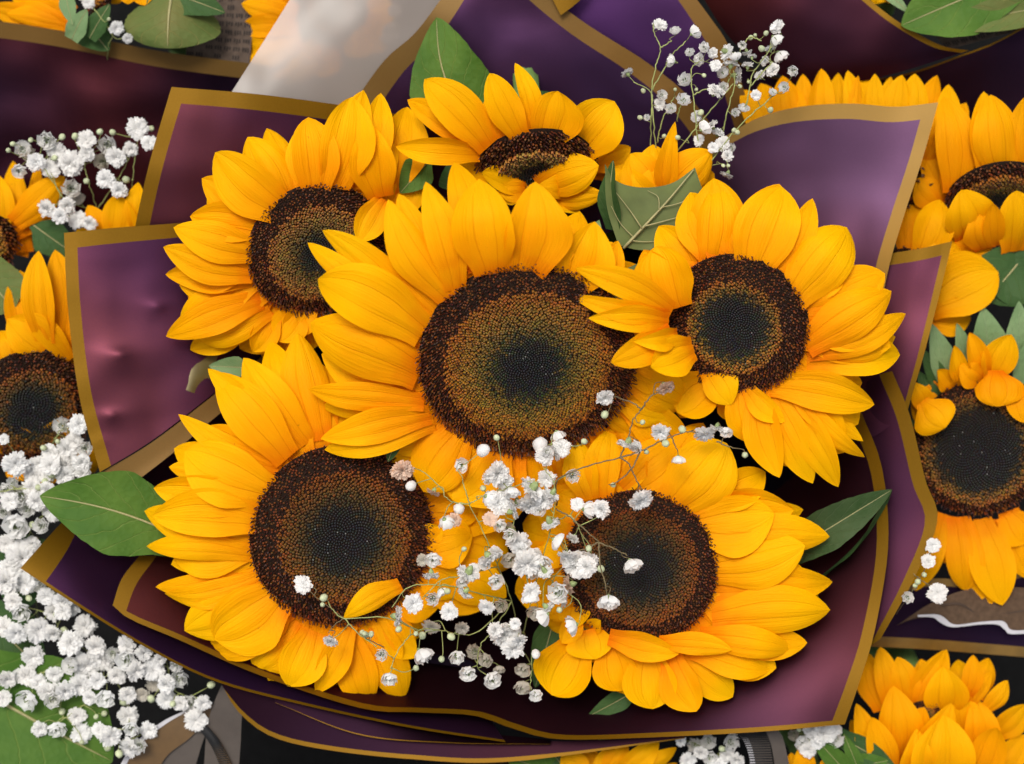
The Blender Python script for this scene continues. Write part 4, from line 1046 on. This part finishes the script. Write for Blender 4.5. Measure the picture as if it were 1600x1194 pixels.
# leaves of the neighbours
leaf(b3, (268, -8, -96), (262, 76, -84), 150, mat=M.leaf_under, label='drooping grey green leaf at the top left', waist=.55, peak=.45, point=2.6, cup=-.12, fold=-.25)
leaf(b3, (240, -20, -110), (352, 20, -96), 60, mat=M.leaf_dark)
leaf(b3, (102, -10, -108), (114, 40, -100), 26, mat=M.bract, waist=.7)
leaf(b3, (112, 62, -112), (136, 14, -96), 34, mat=M.bract, waist=.7)
leaf(b3, (140, 60, -112), (172, 6, -100), 34, mat=M.leaf_dark, waist=.7)
leaf(b3, (130, 30, -140), (170, 80, -138), 60, mat=M.leaf_dark)
leaf(b2, (-30, 420, -110), (22, 484, -96), 90, mat=M.leaf_under, label='grey green leaf at the left edge', peak=.5, waist=.8, point=3)
leaf(b2, (50, 350, -135), (120, 400, -140), 60, mat=M.leaf_dark)
tr = SF[-2]
leaf(tr, (1600, -40, -104), (1408, 40, -96), 118, mat=M.leaf, label='large green leaf at the top right', waist=.6, peak=.5, point=1.8)
leaf(tr, (1640, 10, -100), (1460, 45, -100), 56, mat=M.leaf_under, fold=.4, waist=.7)
leaf(tr, (1375, -20, -110), (1420, 20, -104), 20, mat=M.bract)
leaf(b7, (1600, 400, -120), (1540, 470, -118), 100, mat=M.leaf_dark, peak=.45, waist=.7, point=2.4)
leaf(b7, (1560, 385, -124), (1610, 480, -122), 90, mat=M.leaf_dark, peak=.45, waist=.7, point=2.4)
for B, T, w, mt in (((1545, 560, -122), (1536, 480, -104), 62, M.bract), ((1590, 560, -122), (1592, 470, -104), 50, M.bract), ((1510, 565, -124), (1495, 505, -108), 30, M.bract),
                    ((1480, 590, -124), (1455, 505, -110), 44, M.bract), ((1470, 600, -124), (1440, 545, -114), 34, M.leaf_dark), ((1460, 640, -126), (1436, 580, -120), 40, M.leaf_dark),
                    ((1600, 600, -124), (1625, 500, -110), 50, M.bract)):
    leaf(b7, B, T, w, mat=mt, peak=.3, waist=.85, point=1.25, rib=False, fold=.3, name='bract', nu=14, nv=7)
bl = SF[7]
leaf(bl, (-60, 1060, -120), (176, 1190, -104), 210, mat=M.leaf, label='big green leaf in the lower left corner with a brown spot', waist=.6, peak=.5, point=2.4, up=(0, .1, 1))
leaf(bl, (-20, 960, -130), (70, 1050, -124), 110, mat=M.leaf_dark, waist=.6)
leaf(bl, (60, 840, -130), (20, 960, -124), 100, mat=M.leaf_dark, waist=.6)
lr = SF[-4]
leaf(lr, (1330, 1215, -104), (1262, 1140, -96), 34, mat=M.leaf, waist=.7, fold=.4)
leaf(lr, (1310, 1150, -110), (1400, 1200, -104), 40, mat=M.leaf_dark, waist=.7)
leaf(lr, (1320, 1200, -108), (1388, 1188, -100), 40, mat=M.leaf, waist=.7)
leaf(lr, (1345, 1212, -104), (1318, 1146, -96), 26, mat=M.leaf, waist=.7)
lb = SF[-5]
leaf(lb, (870, 1210, -112), (790, 1180, -104), 60, mat=M.leaf, waist=.7)
leaf(lb, (900, 1220, -116), (862, 1176, -108), 40, mat=M.leaf_dark, waist=.7)

# ------------------------------------------------------------------ gypsophila sprays
def blossom_mesh(idx, mat, full=1.0):
    rnd = random.Random(100 + idx)
    V, F = [], []
    layers = [(12, 1.0, 0.02, 0.50), (12, 0.96, 0.34, 0.46), (10, 0.84, 0.66, 0.42), (8, 0.62, 0.98, 0.36), (5, 0.42, 1.25, 0.3)]
    for n_, r, h, w in layers:
        for k in range(n_):
            a = 2 * math.pi * (k + rnd.uniform(-.25, .25)) / n_ + h * 3
            el = h * full + rnd.uniform(-.12, .12)
            rr = r * rnd.uniform(.82, 1.12)
            e = Vector((math.cos(a) * math.cos(el), math.sin(a) * math.cos(el), math.sin(el) * 0.9))
            t = Vector((-math.sin(a), math.cos(a), 0)); nrm = e.cross(t)
            b = len(V)
            tl = rnd.uniform(-.35, .35)
            for i in range(3):
                u = (0.12, 0.62, 1.0)[i]
                for j in range(5):
                    v = -1 + j / 2
                    ww = w * (0.30, 0.85, 0.95)[i] * 0.52
                    ruff = 0.10 * math.sin(j * 2.6 + k * 1.7) * (u > .5) + (0.07 * rnd.uniform(-1, 1) if i == 2 else 0)
                    lenj = u * (1 - 0.14 * abs(v) + ((0.09 if j % 2 else -0.06) + 0.05 * rnd.uniform(-1, 1) if i == 2 else 0))
                    V.append(e * (rr * lenj) + t * (ww * v) + nrm * (ruff + tl * v * ww - 0.12 * u * u))
            for i in range(2):
                for j in range(4):
                    F.append((b + i * 5 + j, b + i * 5 + j + 1, b + (i + 1) * 5 + j + 1, b + (i + 1) * 5 + j))
    return mesh_of('blossom', V, F, mat, smooth=True)

def bell_mesh(idx, mat):
    """half-open blossom seen as a small cup"""
    rnd = random.Random(300 + idx)
    V, F = [], []
    for n_, r, h in ((8, .8, 1.0), (7, .55, 1.1), (5, .3, 1.15)):
        for k in range(n_):
            a = 2 * math.pi * (k + rnd.uniform(-.2, .2)) / n_
            t = Vector((-math.sin(a), math.cos(a), 0)); e = Vector((math.cos(a), math.sin(a), 0))
            b = len(V)
            for i in range(4):
                u = i / 3
                rad = r * (0.30 + 0.78 * math.sin(min(1.0, u * 1.15) * 1.57) ** .8 - 0.10 * u)
                for j in range(3):
                    v = j - 1
                    V.append(e * rad + t * v * r * .42 * (0.4 + .8 * u) + Vector((0, 0, -0.55 + 0.95 * h * u ** 1.2 * (1 - .16 * abs(v)) + (rnd.uniform(-.14, .10) if i == 3 else 0))) + e * (.10 * math.sin(5 * v + k) if i > 1 else 0))
            for i in range(3):
                for j in range(2):
                    F.append((b + i * 3 + j, b + i * 3 + j + 1, b + (i + 1) * 3 + j + 1, b + (i + 1) * 3 + j))
    return mesh_of('blossom', V, F, mat)

def calyx_mesh():
    V, F = [], []
    na = 10
    for r, h in ((.08, -.78), (.26, -.66), (.40, -.45), (.46, -.22), (.40, -.02)):
        for k in range(na):
            a = 2 * math.pi * k / na
            z = h + (0.14 if (h > -.1 and k % 2) else 0)
            V.append(Vector((r * math.cos(a), r * math.sin(a), z)))
    for i in range(4):
        for k in range(na): F.append((i * na + k, i * na + (k + 1) % na, (i + 1) * na + (k + 1) % na, (i + 1) * na + k))
    return mesh_of('calyx', V, F, M.calyx)

def ball_mesh(name, mat):
    V, F = [], []
    na, nr = 10, 7
    for i in range(nr + 1):
        t = math.pi * i / nr
        for k in range(na):
            a = 2 * math.pi * k / na
            r = math.sin(t) * (1 + .05 * math.cos(5 * a))
            V.append(Vector((r * math.cos(a), r * math.sin(a), math.cos(t) * 1.08)))
    for i in range(nr):
        for k in range(na): F.append((i * na + k, (i + 1) * na + k, (i + 1) * na + (k + 1) % na, i * na + (k + 1) % na))
    return mesh_of(name, V, F, mat)

BW = [blossom_mesh(i, M.white, (1.0, .8, 1.15, .9, 1.05)[i]) for i in range(5)] + [bell_mesh(i, M.white) for i in range(2)]
BP = [blossom_mesh(20, M.pink), blossom_mesh(21, M.pink, .8)]
BD = [blossom_mesh(30, M.dry, .7), bell_mesh(31, M.dry)]
CAL = calyx_mesh()
BUDG = ball_mesh('bud', M.bud)
BUDW = ball_mesh('bud', M.white)

def spray(label, group, z0, zj, blossoms, buds, stems, face=0.55, calyx=True, stem_mat=None, thick=1.6, lean=(0, -1), zfun=None, fine=0.72, grow=1.0):
    cx = sum(b[0] for b in blossoms) / len(blossoms); cy = sum(b[1] for b in blossoms) / len(blossoms)
    rootp = stems[0][0]
    C = P(*rootp)
    root = empty('gypsophila_spray', C, label, 'white flower spray', group)
    sm = stem_mat or M.gstem
    nodes = []
    for st in stems:
        pts = smooth_path([P(*p) for p in st], 6 * len(st))
        jit = [p + Vector((random.gauss(0, 1), random.gauss(0, 1), 0)) * 0.00012 for p in pts]
        V, F = tube_data(jit, thick * S * 0.62, thick * S * 0.42, 6)
        part('stem', mesh_of('stem', V, F, sm, C), root)
        nodes += pts[2:]
    V, F = [], []
    tips = []
    def attach(pos, down, r):
        best = None
        for q in nodes:
            d = (q - pos); dd = d.length + 0.6 * max(0, q.z - pos.z + 0.001)
            if d.length < r * 1.3: dd += 0.02
            if best is None or dd < best[0]: best = (dd, q)
        q = best[1]
        base = pos + down * r * 0.7
        mid = base.lerp(q, 0.5) + down * (0.25 * (base - q).length) + Vector((random.gauss(0, 1), random.gauss(0, 1), random.gauss(0, 1))) * 0.0006
        pth = smooth_path([base, mid, q], 8)
        tube_data(pth, fine * S * 0.85, fine * S * 1.15, 5, V, F)
        for p in pth[3:6:2]: tips.append(p)
    order = sorted(blossoms, key=lambda b: min((P(b[0], b[1], z0) - q).length for q in nodes))
    for b in order:
        x, y, r = b[:3]; kind = b[3] if len(b) > 3 else 'w'
        z = z0 + random.uniform(-zj, zj)
        if zfun: z += zfun(x, y)
        if kind == 'd': z -= 30
        pos = P(x, y, z); rr = r * U(z) * 1.06 * grow * random.uniform(.9, 1.1)
        th = random.uniform(0, 6.28)
        ax = Vector((math.cos(th), math.sin(th), 0)) * random.uniform(0.1, 0.95) + Vector((lean[0] * .5, lean[1] * .5, 0))
        ax = (ax * (1 - face) + Vector((0, 0, 1)) * (0.25 + face * random.uniform(0.3, 1.2))).normalized()
        if calyx and face < .6 and random.random() < .38: ax = Vector((ax.x, ax.y, random.uniform(-.15, .15))).normalized()
        me = {'w': lambda: random.choice(BW), 'p': lambda: random.choice(BP), 'd': lambda: random.choice(BD), 'c': lambda: random.choice(BW[5:]), 'f': lambda: random.choice(BW[:5])}[kind]()
        o = part('blossom', me, root, pos - C)
        q = ax.to_track_quat('Z', 'Y') @ Quaternion((0, 0, 1), random.uniform(0, 6.28))
        o.rotation_mode = 'QUATERNION'; o.rotation_quaternion = q
        sc = rr * random.uniform(.94, 1.06); o.scale = (sc, sc, sc * random.uniform(.85, 1.1))
        if calyx: part('calyx', CAL, o).scale = (.72, .72, .95)
        attach(pos, -ax, rr)
        nodes.append(tips[-1])
    for x, y, r in buds:
        z = z0 + random.uniform(-zj, zj) + (zfun(x, y) if zfun else 0)
        pos = P(x, y, z); rr = r * U(z)
        ax = Vector((random.uniform(-1, 1), random.uniform(-1, 1), .8)).normalized()
        o = part('bud', BUDW if r > 6.5 else BUDG, root, pos - C)
        o.rotation_mode = 'QUATERNION'; o.rotation_quaternion = ax.to_track_quat('Z', 'Y'); o.scale = (rr, rr, rr * 1.1)
        attach(pos, -ax, rr)
    o = part('pedicels', mesh_of('pedicels', V, F, sm, C), root); o['kind'] = 'stuff'
    return root

GY = 'white gypsophila sprays'
z1 = lambda x, y: -70 * max(0, min(1, (y - 930) / 110)) * (1 if 655 < x < 840 else .3) + (25 if x > 930 else 0)
spray('white gypsophila spray over the middle gap between the sunflowers', GY, 96, 16, [
 (629,735,15,'p'),(677,769,12,'p'),(720,727,14,'c'),(697,816,16),(710,812,12,'p'),(777,740,19,'f'),(791,776,18,'f'),(779,786,16),(801,798,14),(877,700,15),(851,713,14),(872,681,11,'c'),
 (831,763,18,'f'),(854,748,14),(829,786,18,'f'),(849,781,16),(895,744,13,'c'),(902,788,12),(920,796,15,'c'),(939,796,13),(766,811,12,'p'),(781,821,12),(794,826,10,'d'),(860,818,14),(871,846,14,'c'),(895,841,12),
 (811,848,18,'f'),(765,871,18),(796,874,14,'d'),(824,881,20,'f'),(846,881,18),(831,894,14),(899,880,19,'f'),(916,886,17,'f'),(889,873,15),(677,874,15),(660,876,10,'d'),(674,899,12),(731,896,17),(775,908,14),
 (726,926,13),(830,924,14),(872,926,17,'c'),(889,914,15,'p'),(516,1001,11),(596,1023,12,'c'),(608,1061,14,'c'),(621,963,15,'f'),(646,943,15),(676,936,12),(702,956,14,'f'),(760,949,15,'f'),(783,946,12,'d'),
 (674,980,15,'d'),(787,991,20,'f'),(802,1013,18),(661,1025,16,'c'),(714,1027,14,'c'),(741,1018,14,'d'),(759,1031,13,'d'),(731,1052,14,'c'),(769,1062,16,'c'),(817,1074,14,'d'),(837,1086,13,'c'),(817,1046,13,'d'),
 (893,978,15),(848,963,16),(836,958,14,'d'),(828,935,14),(765,745,12),(788,752,13),(800,770,13),(764,778,12),(808,788,13),(840,775,14),(862,772,13),(842,796,13),(856,706,11),(866,708,12),(818,872,13),(836,868,13),(852,894,13),(812,888,12),(758,880,13),(775,862,12),(884,868,13),(904,896,14),(922,876,12),(722,910,12),(740,890,11),(812,858,12),(797,836,11),(774,984,13),(798,980,12),(792,1006,12),(812,1000,12),(690,926,10,'c'),(880,938,12),(855,950,12),(722,982,11,'d'),(780,1046,9,'d'),(805,975,10)],
 [(844,695,12),(755,704,10),(642,759,8),(717,795,9),(755,763,5),(776,684,5),(913,690,5),(506,934,6),(623,983,5),(807,988,8),(837,1022,7),(650,1044,5),(660,993,6),(705,995,6),(699,924,5),(690,1030,5),(650,990,4),(874,953,5),(570,990,4),(580,992,4),(725,858,4)],
 [[(812,1010,-120),(800,940,0),(778,885,60),(758,838,80),(733,788,90)],
  [(733,788,90),(728,768,94),(720,742,98)], [(733,788,90),(750,778,92),(770,770,94),(800,762,96)], [(733,788,90),(712,786,92),(694,776,92)],
  [(812,1010,-120),(830,940,0),(845,880,50),(862,820,80),(866,760,90),(850,730,94)],
  [(862,820,80),(888,806,84),(905,822,90)], [(840,900,40),(815,880,70),(800,850,90),(805,800,94)],
  [(778,885,60),(720,900,80),(690,906,88),(660,936,90)], [(800,940,0),(760,930,50),(700,916,80),(640,917,90),(612,950,92)],
  [(800,940,0),(740,990,10),(690,985,30),(655,985,60),(626,1010,80),(610,1045,90)], [(655,985,60),(600,965,88),(538,966,92),(516,948,94)], [(538,966,92),(560,990,92),(590,1012,92)],
  [(800,940,0),(770,985,10),(750,1010,10),(745,1040,10)], [(812,1010,-120),(820,990,-20),(800,985,20)], [(812,1010,-120),(830,1040,0),(828,1070,10)]],
 stem_mat=M.gstem, zfun=z1, face=.52, lean=(0, -.9), grow=1.02)
spray('thin white gypsophila sprig reaching over the discs of the middle and lower right sunflowers', GY, 122, 8, [
 (945,621,15,'f'),(1040,606,14,'p'),(981,693,16,'f'),(994,698,12,'c'),(1032,675,17),(1101,678,17,'f'),(1120,668,12),(1135,675,12,'c'),(1060,719,11,'c'),(1001,781,18),(988,884,20),(951,941,18,'c'),(473,913,1,'w')][:-1],
 [(945,648,6),(1164,711,5),(1040,693,6),(1066,671,6),(1004,660,4),(958,758,4),(920,857,5),(939,889,6),(1010,706,4)],
 [[(870,790,40),(872,750,96),(920,728,112),(968,715,120)], [(968,715,120),(980,690,122),(988,660,124),(1002,640,124)], [(1002,640,124),(1016,620,124),(1034,610,124)], [(1002,640,124),(990,630,124),(960,620,124)],
  [(968,715,120),(982,724,122),(992,745,122),(1004,766,122)], [(968,715,120),(1000,706,122),(1030,690,122),(1070,676,122),(1100,676,122)], [(1050,682,122),(1056,700,122)], [(1000,706,122),(985,735,122),(960,757,122)],
  [(868,796,90),(888,806,110),(912,826,118),(935,847,120)], [(935,847,120),(956,856,122),(980,868,122)], [(935,847,120),(938,885,122),(944,905,122),(948,928,122)], [(935,847,120),(920,856,121),(905,860,121)], [(1120,690,122),(1145,700,122)]],
 stem_mat=M.gstem_dark, thick=2.1, face=.35, lean=(0, -1.4))
spray('single white gypsophila twig lying over the disc of the lower left sunflower', GY, 74, 4, [
 (473,913,14,'f'),(516,1002,12,'w')],[(506,934,6),(504,945,4),(566,988,4),(572,992,5),(580,990,4)],
 [[(600,1012,70),(560,990,76),(538,966,76),(510,945,76),(484,924,75)], [(538,966,76),(524,976,75),(512,990,74)]], stem_mat=M.gstem_dark, thick=1.4, face=.4)
spray('airy white gypsophila spray with green stems at the top right', GY, 40, 26, [
 (1031,39,11),(1055,48,11,'c'),(1086,50,13),(1048,95,12),(980,114,10,'f'),(1078,82,9),(1101,74,9,'c'),(1091,93,12),(1114,83,10),(1135,81,14,'f'),(1149,88,12),(1167,82,10),(1142,100,13),(1118,102,10),(1130,114,12,'c'),(1152,118,13),(1168,102,9),
 (1070,125,13),(1034,149,11),(1031,163,11),(1048,170,11),(1068,156,13),(1119,142,15),(1130,136,10),(1214,42,11,'f'),(1213,63,12),(1203,76,10),(1220,88,14),(1208,109,13),(1239,111,9,'c'),(1187,118,10),(1225,137,10,'c'),(1207,144,8),(1181,149,9),(1162,169,11),(1149,176,8),
 (1088,182,10),(1101,200,12),(1122,207,12),(1112,196,10),(1092,219,9),(1130,224,11),(1142,231,9),(1137,243,11),(1114,231,9),(1136,273,11),(1011,184,7,'c'),(1195,95,9),(1160,70,8),(1175,88,8)],
 [(1000,184,4),(1173,59,4),(1180,55,3),(1197,52,4),(1190,76,5),(1095,176,5),(1204,172,4.5),(1147,204,4),(1152,207,4),(1130,259,3),(1138,259,3),(1038,213,4),(1059,215,4),(1005,142,4),(1100,118,3.5),(1156,135,3.5),(1170,128,3),(1055,140,3),(1088,140,3)],
 [[(1091,300,-30),(1100,268,20),(1156,196,40),(1203,154,44),(1220,140,44)], [(1100,268,20),(1090,215,30),(1083,150,38),(1080,110,40),(1090,98,40)], [(1100,268,20),(1118,236,26),(1128,220,30)],
  [(1026,254,0),(1022,200,26),(1018,142,36),(1026,100,40),(1032,75,42),(1022,52,42),(1021,36,42)], [(1020,140,36),(1040,104,40),(1052,84,42),(1072,64,42)], [(1016,243,0),(1018,180,30),(1017,145,36),(990,128,38)], [(1032,75,42),(1050,64,42)],
  [(1039,264,0),(1070,222,26),(1102,182,36),(1130,150,42),(1146,130,42)], [(1027,224,10),(1034,190,30),(1046,165,38),(1056,150,40)], [(1130,205,20),(1138,170,34),(1148,132,40),(1146,110,42)],
  [(1166,165,30),(1172,135,38),(1178,112,40),(1200,82,42),(1210,66,42)], [(1172,135,38),(1195,110,42),(1208,96,42)], [(1190,64,42),(1172,58,42),(1160,72,42),(1155,84,42)], [(1058,190,24),(1062,170,34),(1068,160,38)], [(1083,150,38),(1100,140,40),(1118,138,40)]],
 thick=1.9, face=.3, lean=(0, .6), fine=.5, grow=.95)
G3B = [(25,989,20),(60,984,20),(52,1026,20),(12,1061,18),(41,1056,22),(110,1006,22),(132,979,20),(82,990,18),(135,1039,24),(160,1031,22),(197,1009,20),(197,1031,18),(212,1049,17),(239,1046,20),(85,1054,16),(102,1079,20),(125,1071,20),(75,1081,18),(42,1094,20),(82,1094,18),(152,1064,18),(165,1091,19),(182,1056,16),(200,1086,17),(221,1086,15,'d'),(260,1069,18),(280,1061,17),(260,1094,18),(282,1099,15),(297,1099,17),(317,1099,15),(306,1126,20),(275,1039,14),(62,1139,15),(89,1139,16),(120,1119,16),(127,1146,18),(155,1141,15),(172,1151,18),(200,1119,19),(205,1139,15),(232,1141,17),(202,1169,20),(217,1166,17),(5,1091,15),(115,1003,18),(98,956,17),(132,975,16),(240,1070,14,'d'),(150,1010,18),(176,1022,16),(225,1020,14),(250,1030,12),(110,1040,18),(60,1066,16),(140,1090,14)]
G3A = [(25,821,21),(35,872,24),(8,909,20),(39,912,17),(12,888,14),(32,956,19),(57,986,18),(98,940,16),(71,932,15),(84,956,14),(82,800,15),(64,821,16),(20,940,16),(50,850,14),(10,850,14),(60,910,15),(110,950,14),(6,980,15)]
G3C = [(96,665,15,'c'),(104,702,19,'f'),(24,725,20,'f'),(6,687,10),(77,706,14),(124,663,14),(132,700,14),(79,727,16),(98,727,17),(128,723,15),(53,742,17),(102,742,16),(30,776,19),(15,783,16),(20,754,10),(49,761,14),(57,783,16),(60,725,13),(112,725,13),(74,765,13),(115,690,12),(42,795,15),(5,800,14),(72,745,12),(130,740,12),(8,765,13)]
spray('dense white gypsophila cluster below the lower left corner of the bouquet', GY, -72, 20, G3B, [(100,985,6),(245,1032,5),(88,960,5),(163,1115,5),(193,1097,6),(236,1092,6),(330,1070,6),(168,1168,6),(186,1178,6),(97,1112,5),(104,1000,5),(128,1160,4),(270,1100,5),(150,1120,4)],
 [[(170,1020,-260),(165,1040,-130),(160,1060,-86)], [(165,1040,-130),(110,1040,-100),(70,1050,-84),(40,1060,-80)], [(165,1040,-130),(200,1100,-100),(200,1140,-80)], [(165,1040,-130),(240,1060,-100),(290,1090,-80)], [(165,1040,-130),(110,1000,-100),(60,990,-80)], [(160,1080,-110),(120,1110,-84),(90,1130,-76)]], face=.6, stem_mat=M.gstem, grow=.88)
spray('white gypsophila bunch at the left edge under the big green leaf', GY, -76, 16, G3A, [(70,800,5),(50,820,5),(14,930,5),(78,900,5),(90,920,5),(45,935,5)],
 [[(60,980,-260),(56,930,-140),(50,900,-90)], [(56,930,-140),(40,870,-100),(50,820,-84)], [(56,930,-140),(84,945,-90)]], face=.75)
spray('white gypsophila bunch left of the tall sheet with an open daisy shaped blossom', GY, -60, 16, G3C, [(81,742,6),(83,765,5),(68,700,5),(70,752,5),(60,762,5),(90,690,4)],
 [[(70,800,-260),(70,760,-140),(76,735,-80)], [(70,760,-140),(40,750,-90),(26,740,-76)], [(76,735,-80),(80,700,-72),(92,674,-64)], [(70,760,-140),(100,740,-80)], [(-10,770,-60),(30,764,-58),(60,765,-62)]], face=.75)
spray('white gypsophila spray at the upper left beside the gold corner', GY, -84, 18, [
 (214,201,18,'f'),(233,223,12),(35,233,15),(73,219,15),(135,219,14),(167,226,16),(181,246,15),(135,240,14),(110,256,20),(79,263,14),(56,253,14),(88,236,13),(30,267,13),(111,294,15),(165,280,16),(186,297,14),(73,326,15,'f'),(105,321,13),(120,343,14),(140,349,12),(94,338,13),(204,233,12),(120,310,12,'d'),(45,240,12,'d'),(160,252,13,'d')],
 [(156,206,5),(176,207,5),(117,213,5),(97,214,5),(13,235,4),(236,201,5),(197,281,6),(85,247,5),(20,225,4),(135,283,5),(48,219,4)],
 [[(150,420,-260),(150,330,-150),(140,290,-110),(130,250,-94)], [(150,330,-150),(190,270,-100),(212,225,-88)], [(150,330,-150),(100,310,-100),(80,270,-90)], [(150,330,-150),(120,340,-100)], [(205,330,-150),(208,270,-100),(216,215,-88)], [(100,310,-100),(60,250,-90)]], face=.65)
spray('small white gypsophila twig with four blossoms at the right edge of the wraps', GY, -12, 4, [(1458,852,12,'f'),(1451,877,11,'f'),(1465,927,15,'f'),(1418,934,11,'c')], [(1444,898,4),(1434,909,5),(1430,915,4)],
 [[(1400,960,-60),(1424,926,-20),(1436,906,-14),(1446,888,-12)], [(1428,897,-14),(1438,906,-13),(1450,914,-12),(1460,922,-12)], [(1446,888,-12),(1452,870,-12),(1456,858,-12)]], stem_mat=M.gstem_dark, thick=1.2, face=.7, lean=(0, 0))
spray('white gypsophila tuft at the bottom edge left of the ribbed band', GY, -96, 12, [(1085,1165,14),(1107,1158,13),(1143,1160,13),(1136,1179,14),(1110,1184,13),(1151,1187,12),(1064,1158,9),(1075,1188,13),(1122,1196,13),(1145,1140,10),(1095,1176,12)], [(1128,1170,5),(1100,1170,4)],
 [[(1110,1240,-260),(1110,1210,-140),(1112,1190,-110)], [(1112,1190,-110),(1130,1175,-100)], [(1112,1190,-110),(1095,1180,-104)]], face=.7)
spray('white gypsophila tuft under the lower right corner of the bouquet', GY, -84, 10, [(1286,1145,18),(1254,1160,14),(1306,1155,14),(1269,1141,15),(1300,1140,13),(1262,1172,12),(1240,1148,10,'d'),(1278,1160,12)], [(1248,1140,4)],
 [[(1290,1220,-260),(1288,1190,-140),(1284,1165,-100)], [(1284,1165,-100),(1260,1160,-94)]], face=.7)
spray('few small white gypsophila blossoms at the top left edge between green bracts', GY, -92, 6, [(138,4,11),(182,44,11),(199,60,8),(128,-6,8)], [(170,30,3)],
 [[(170,140,-260),(168,80,-150),(176,56,-104)], [(176,56,-104),(160,30,-100),(142,8,-96)]], face=.6)
spray('two white gypsophila blossoms blurred behind the frosted sheet', GY, -100, 4, [(616,18,11,'f'),(611,50,12,'f'),(604,60,9)], [(620,40,4)],
 [[(630,160,-260),(622,100,-160),(615,60,-108)], [(615,60,-108),(616,30,-104)]], face=.6)
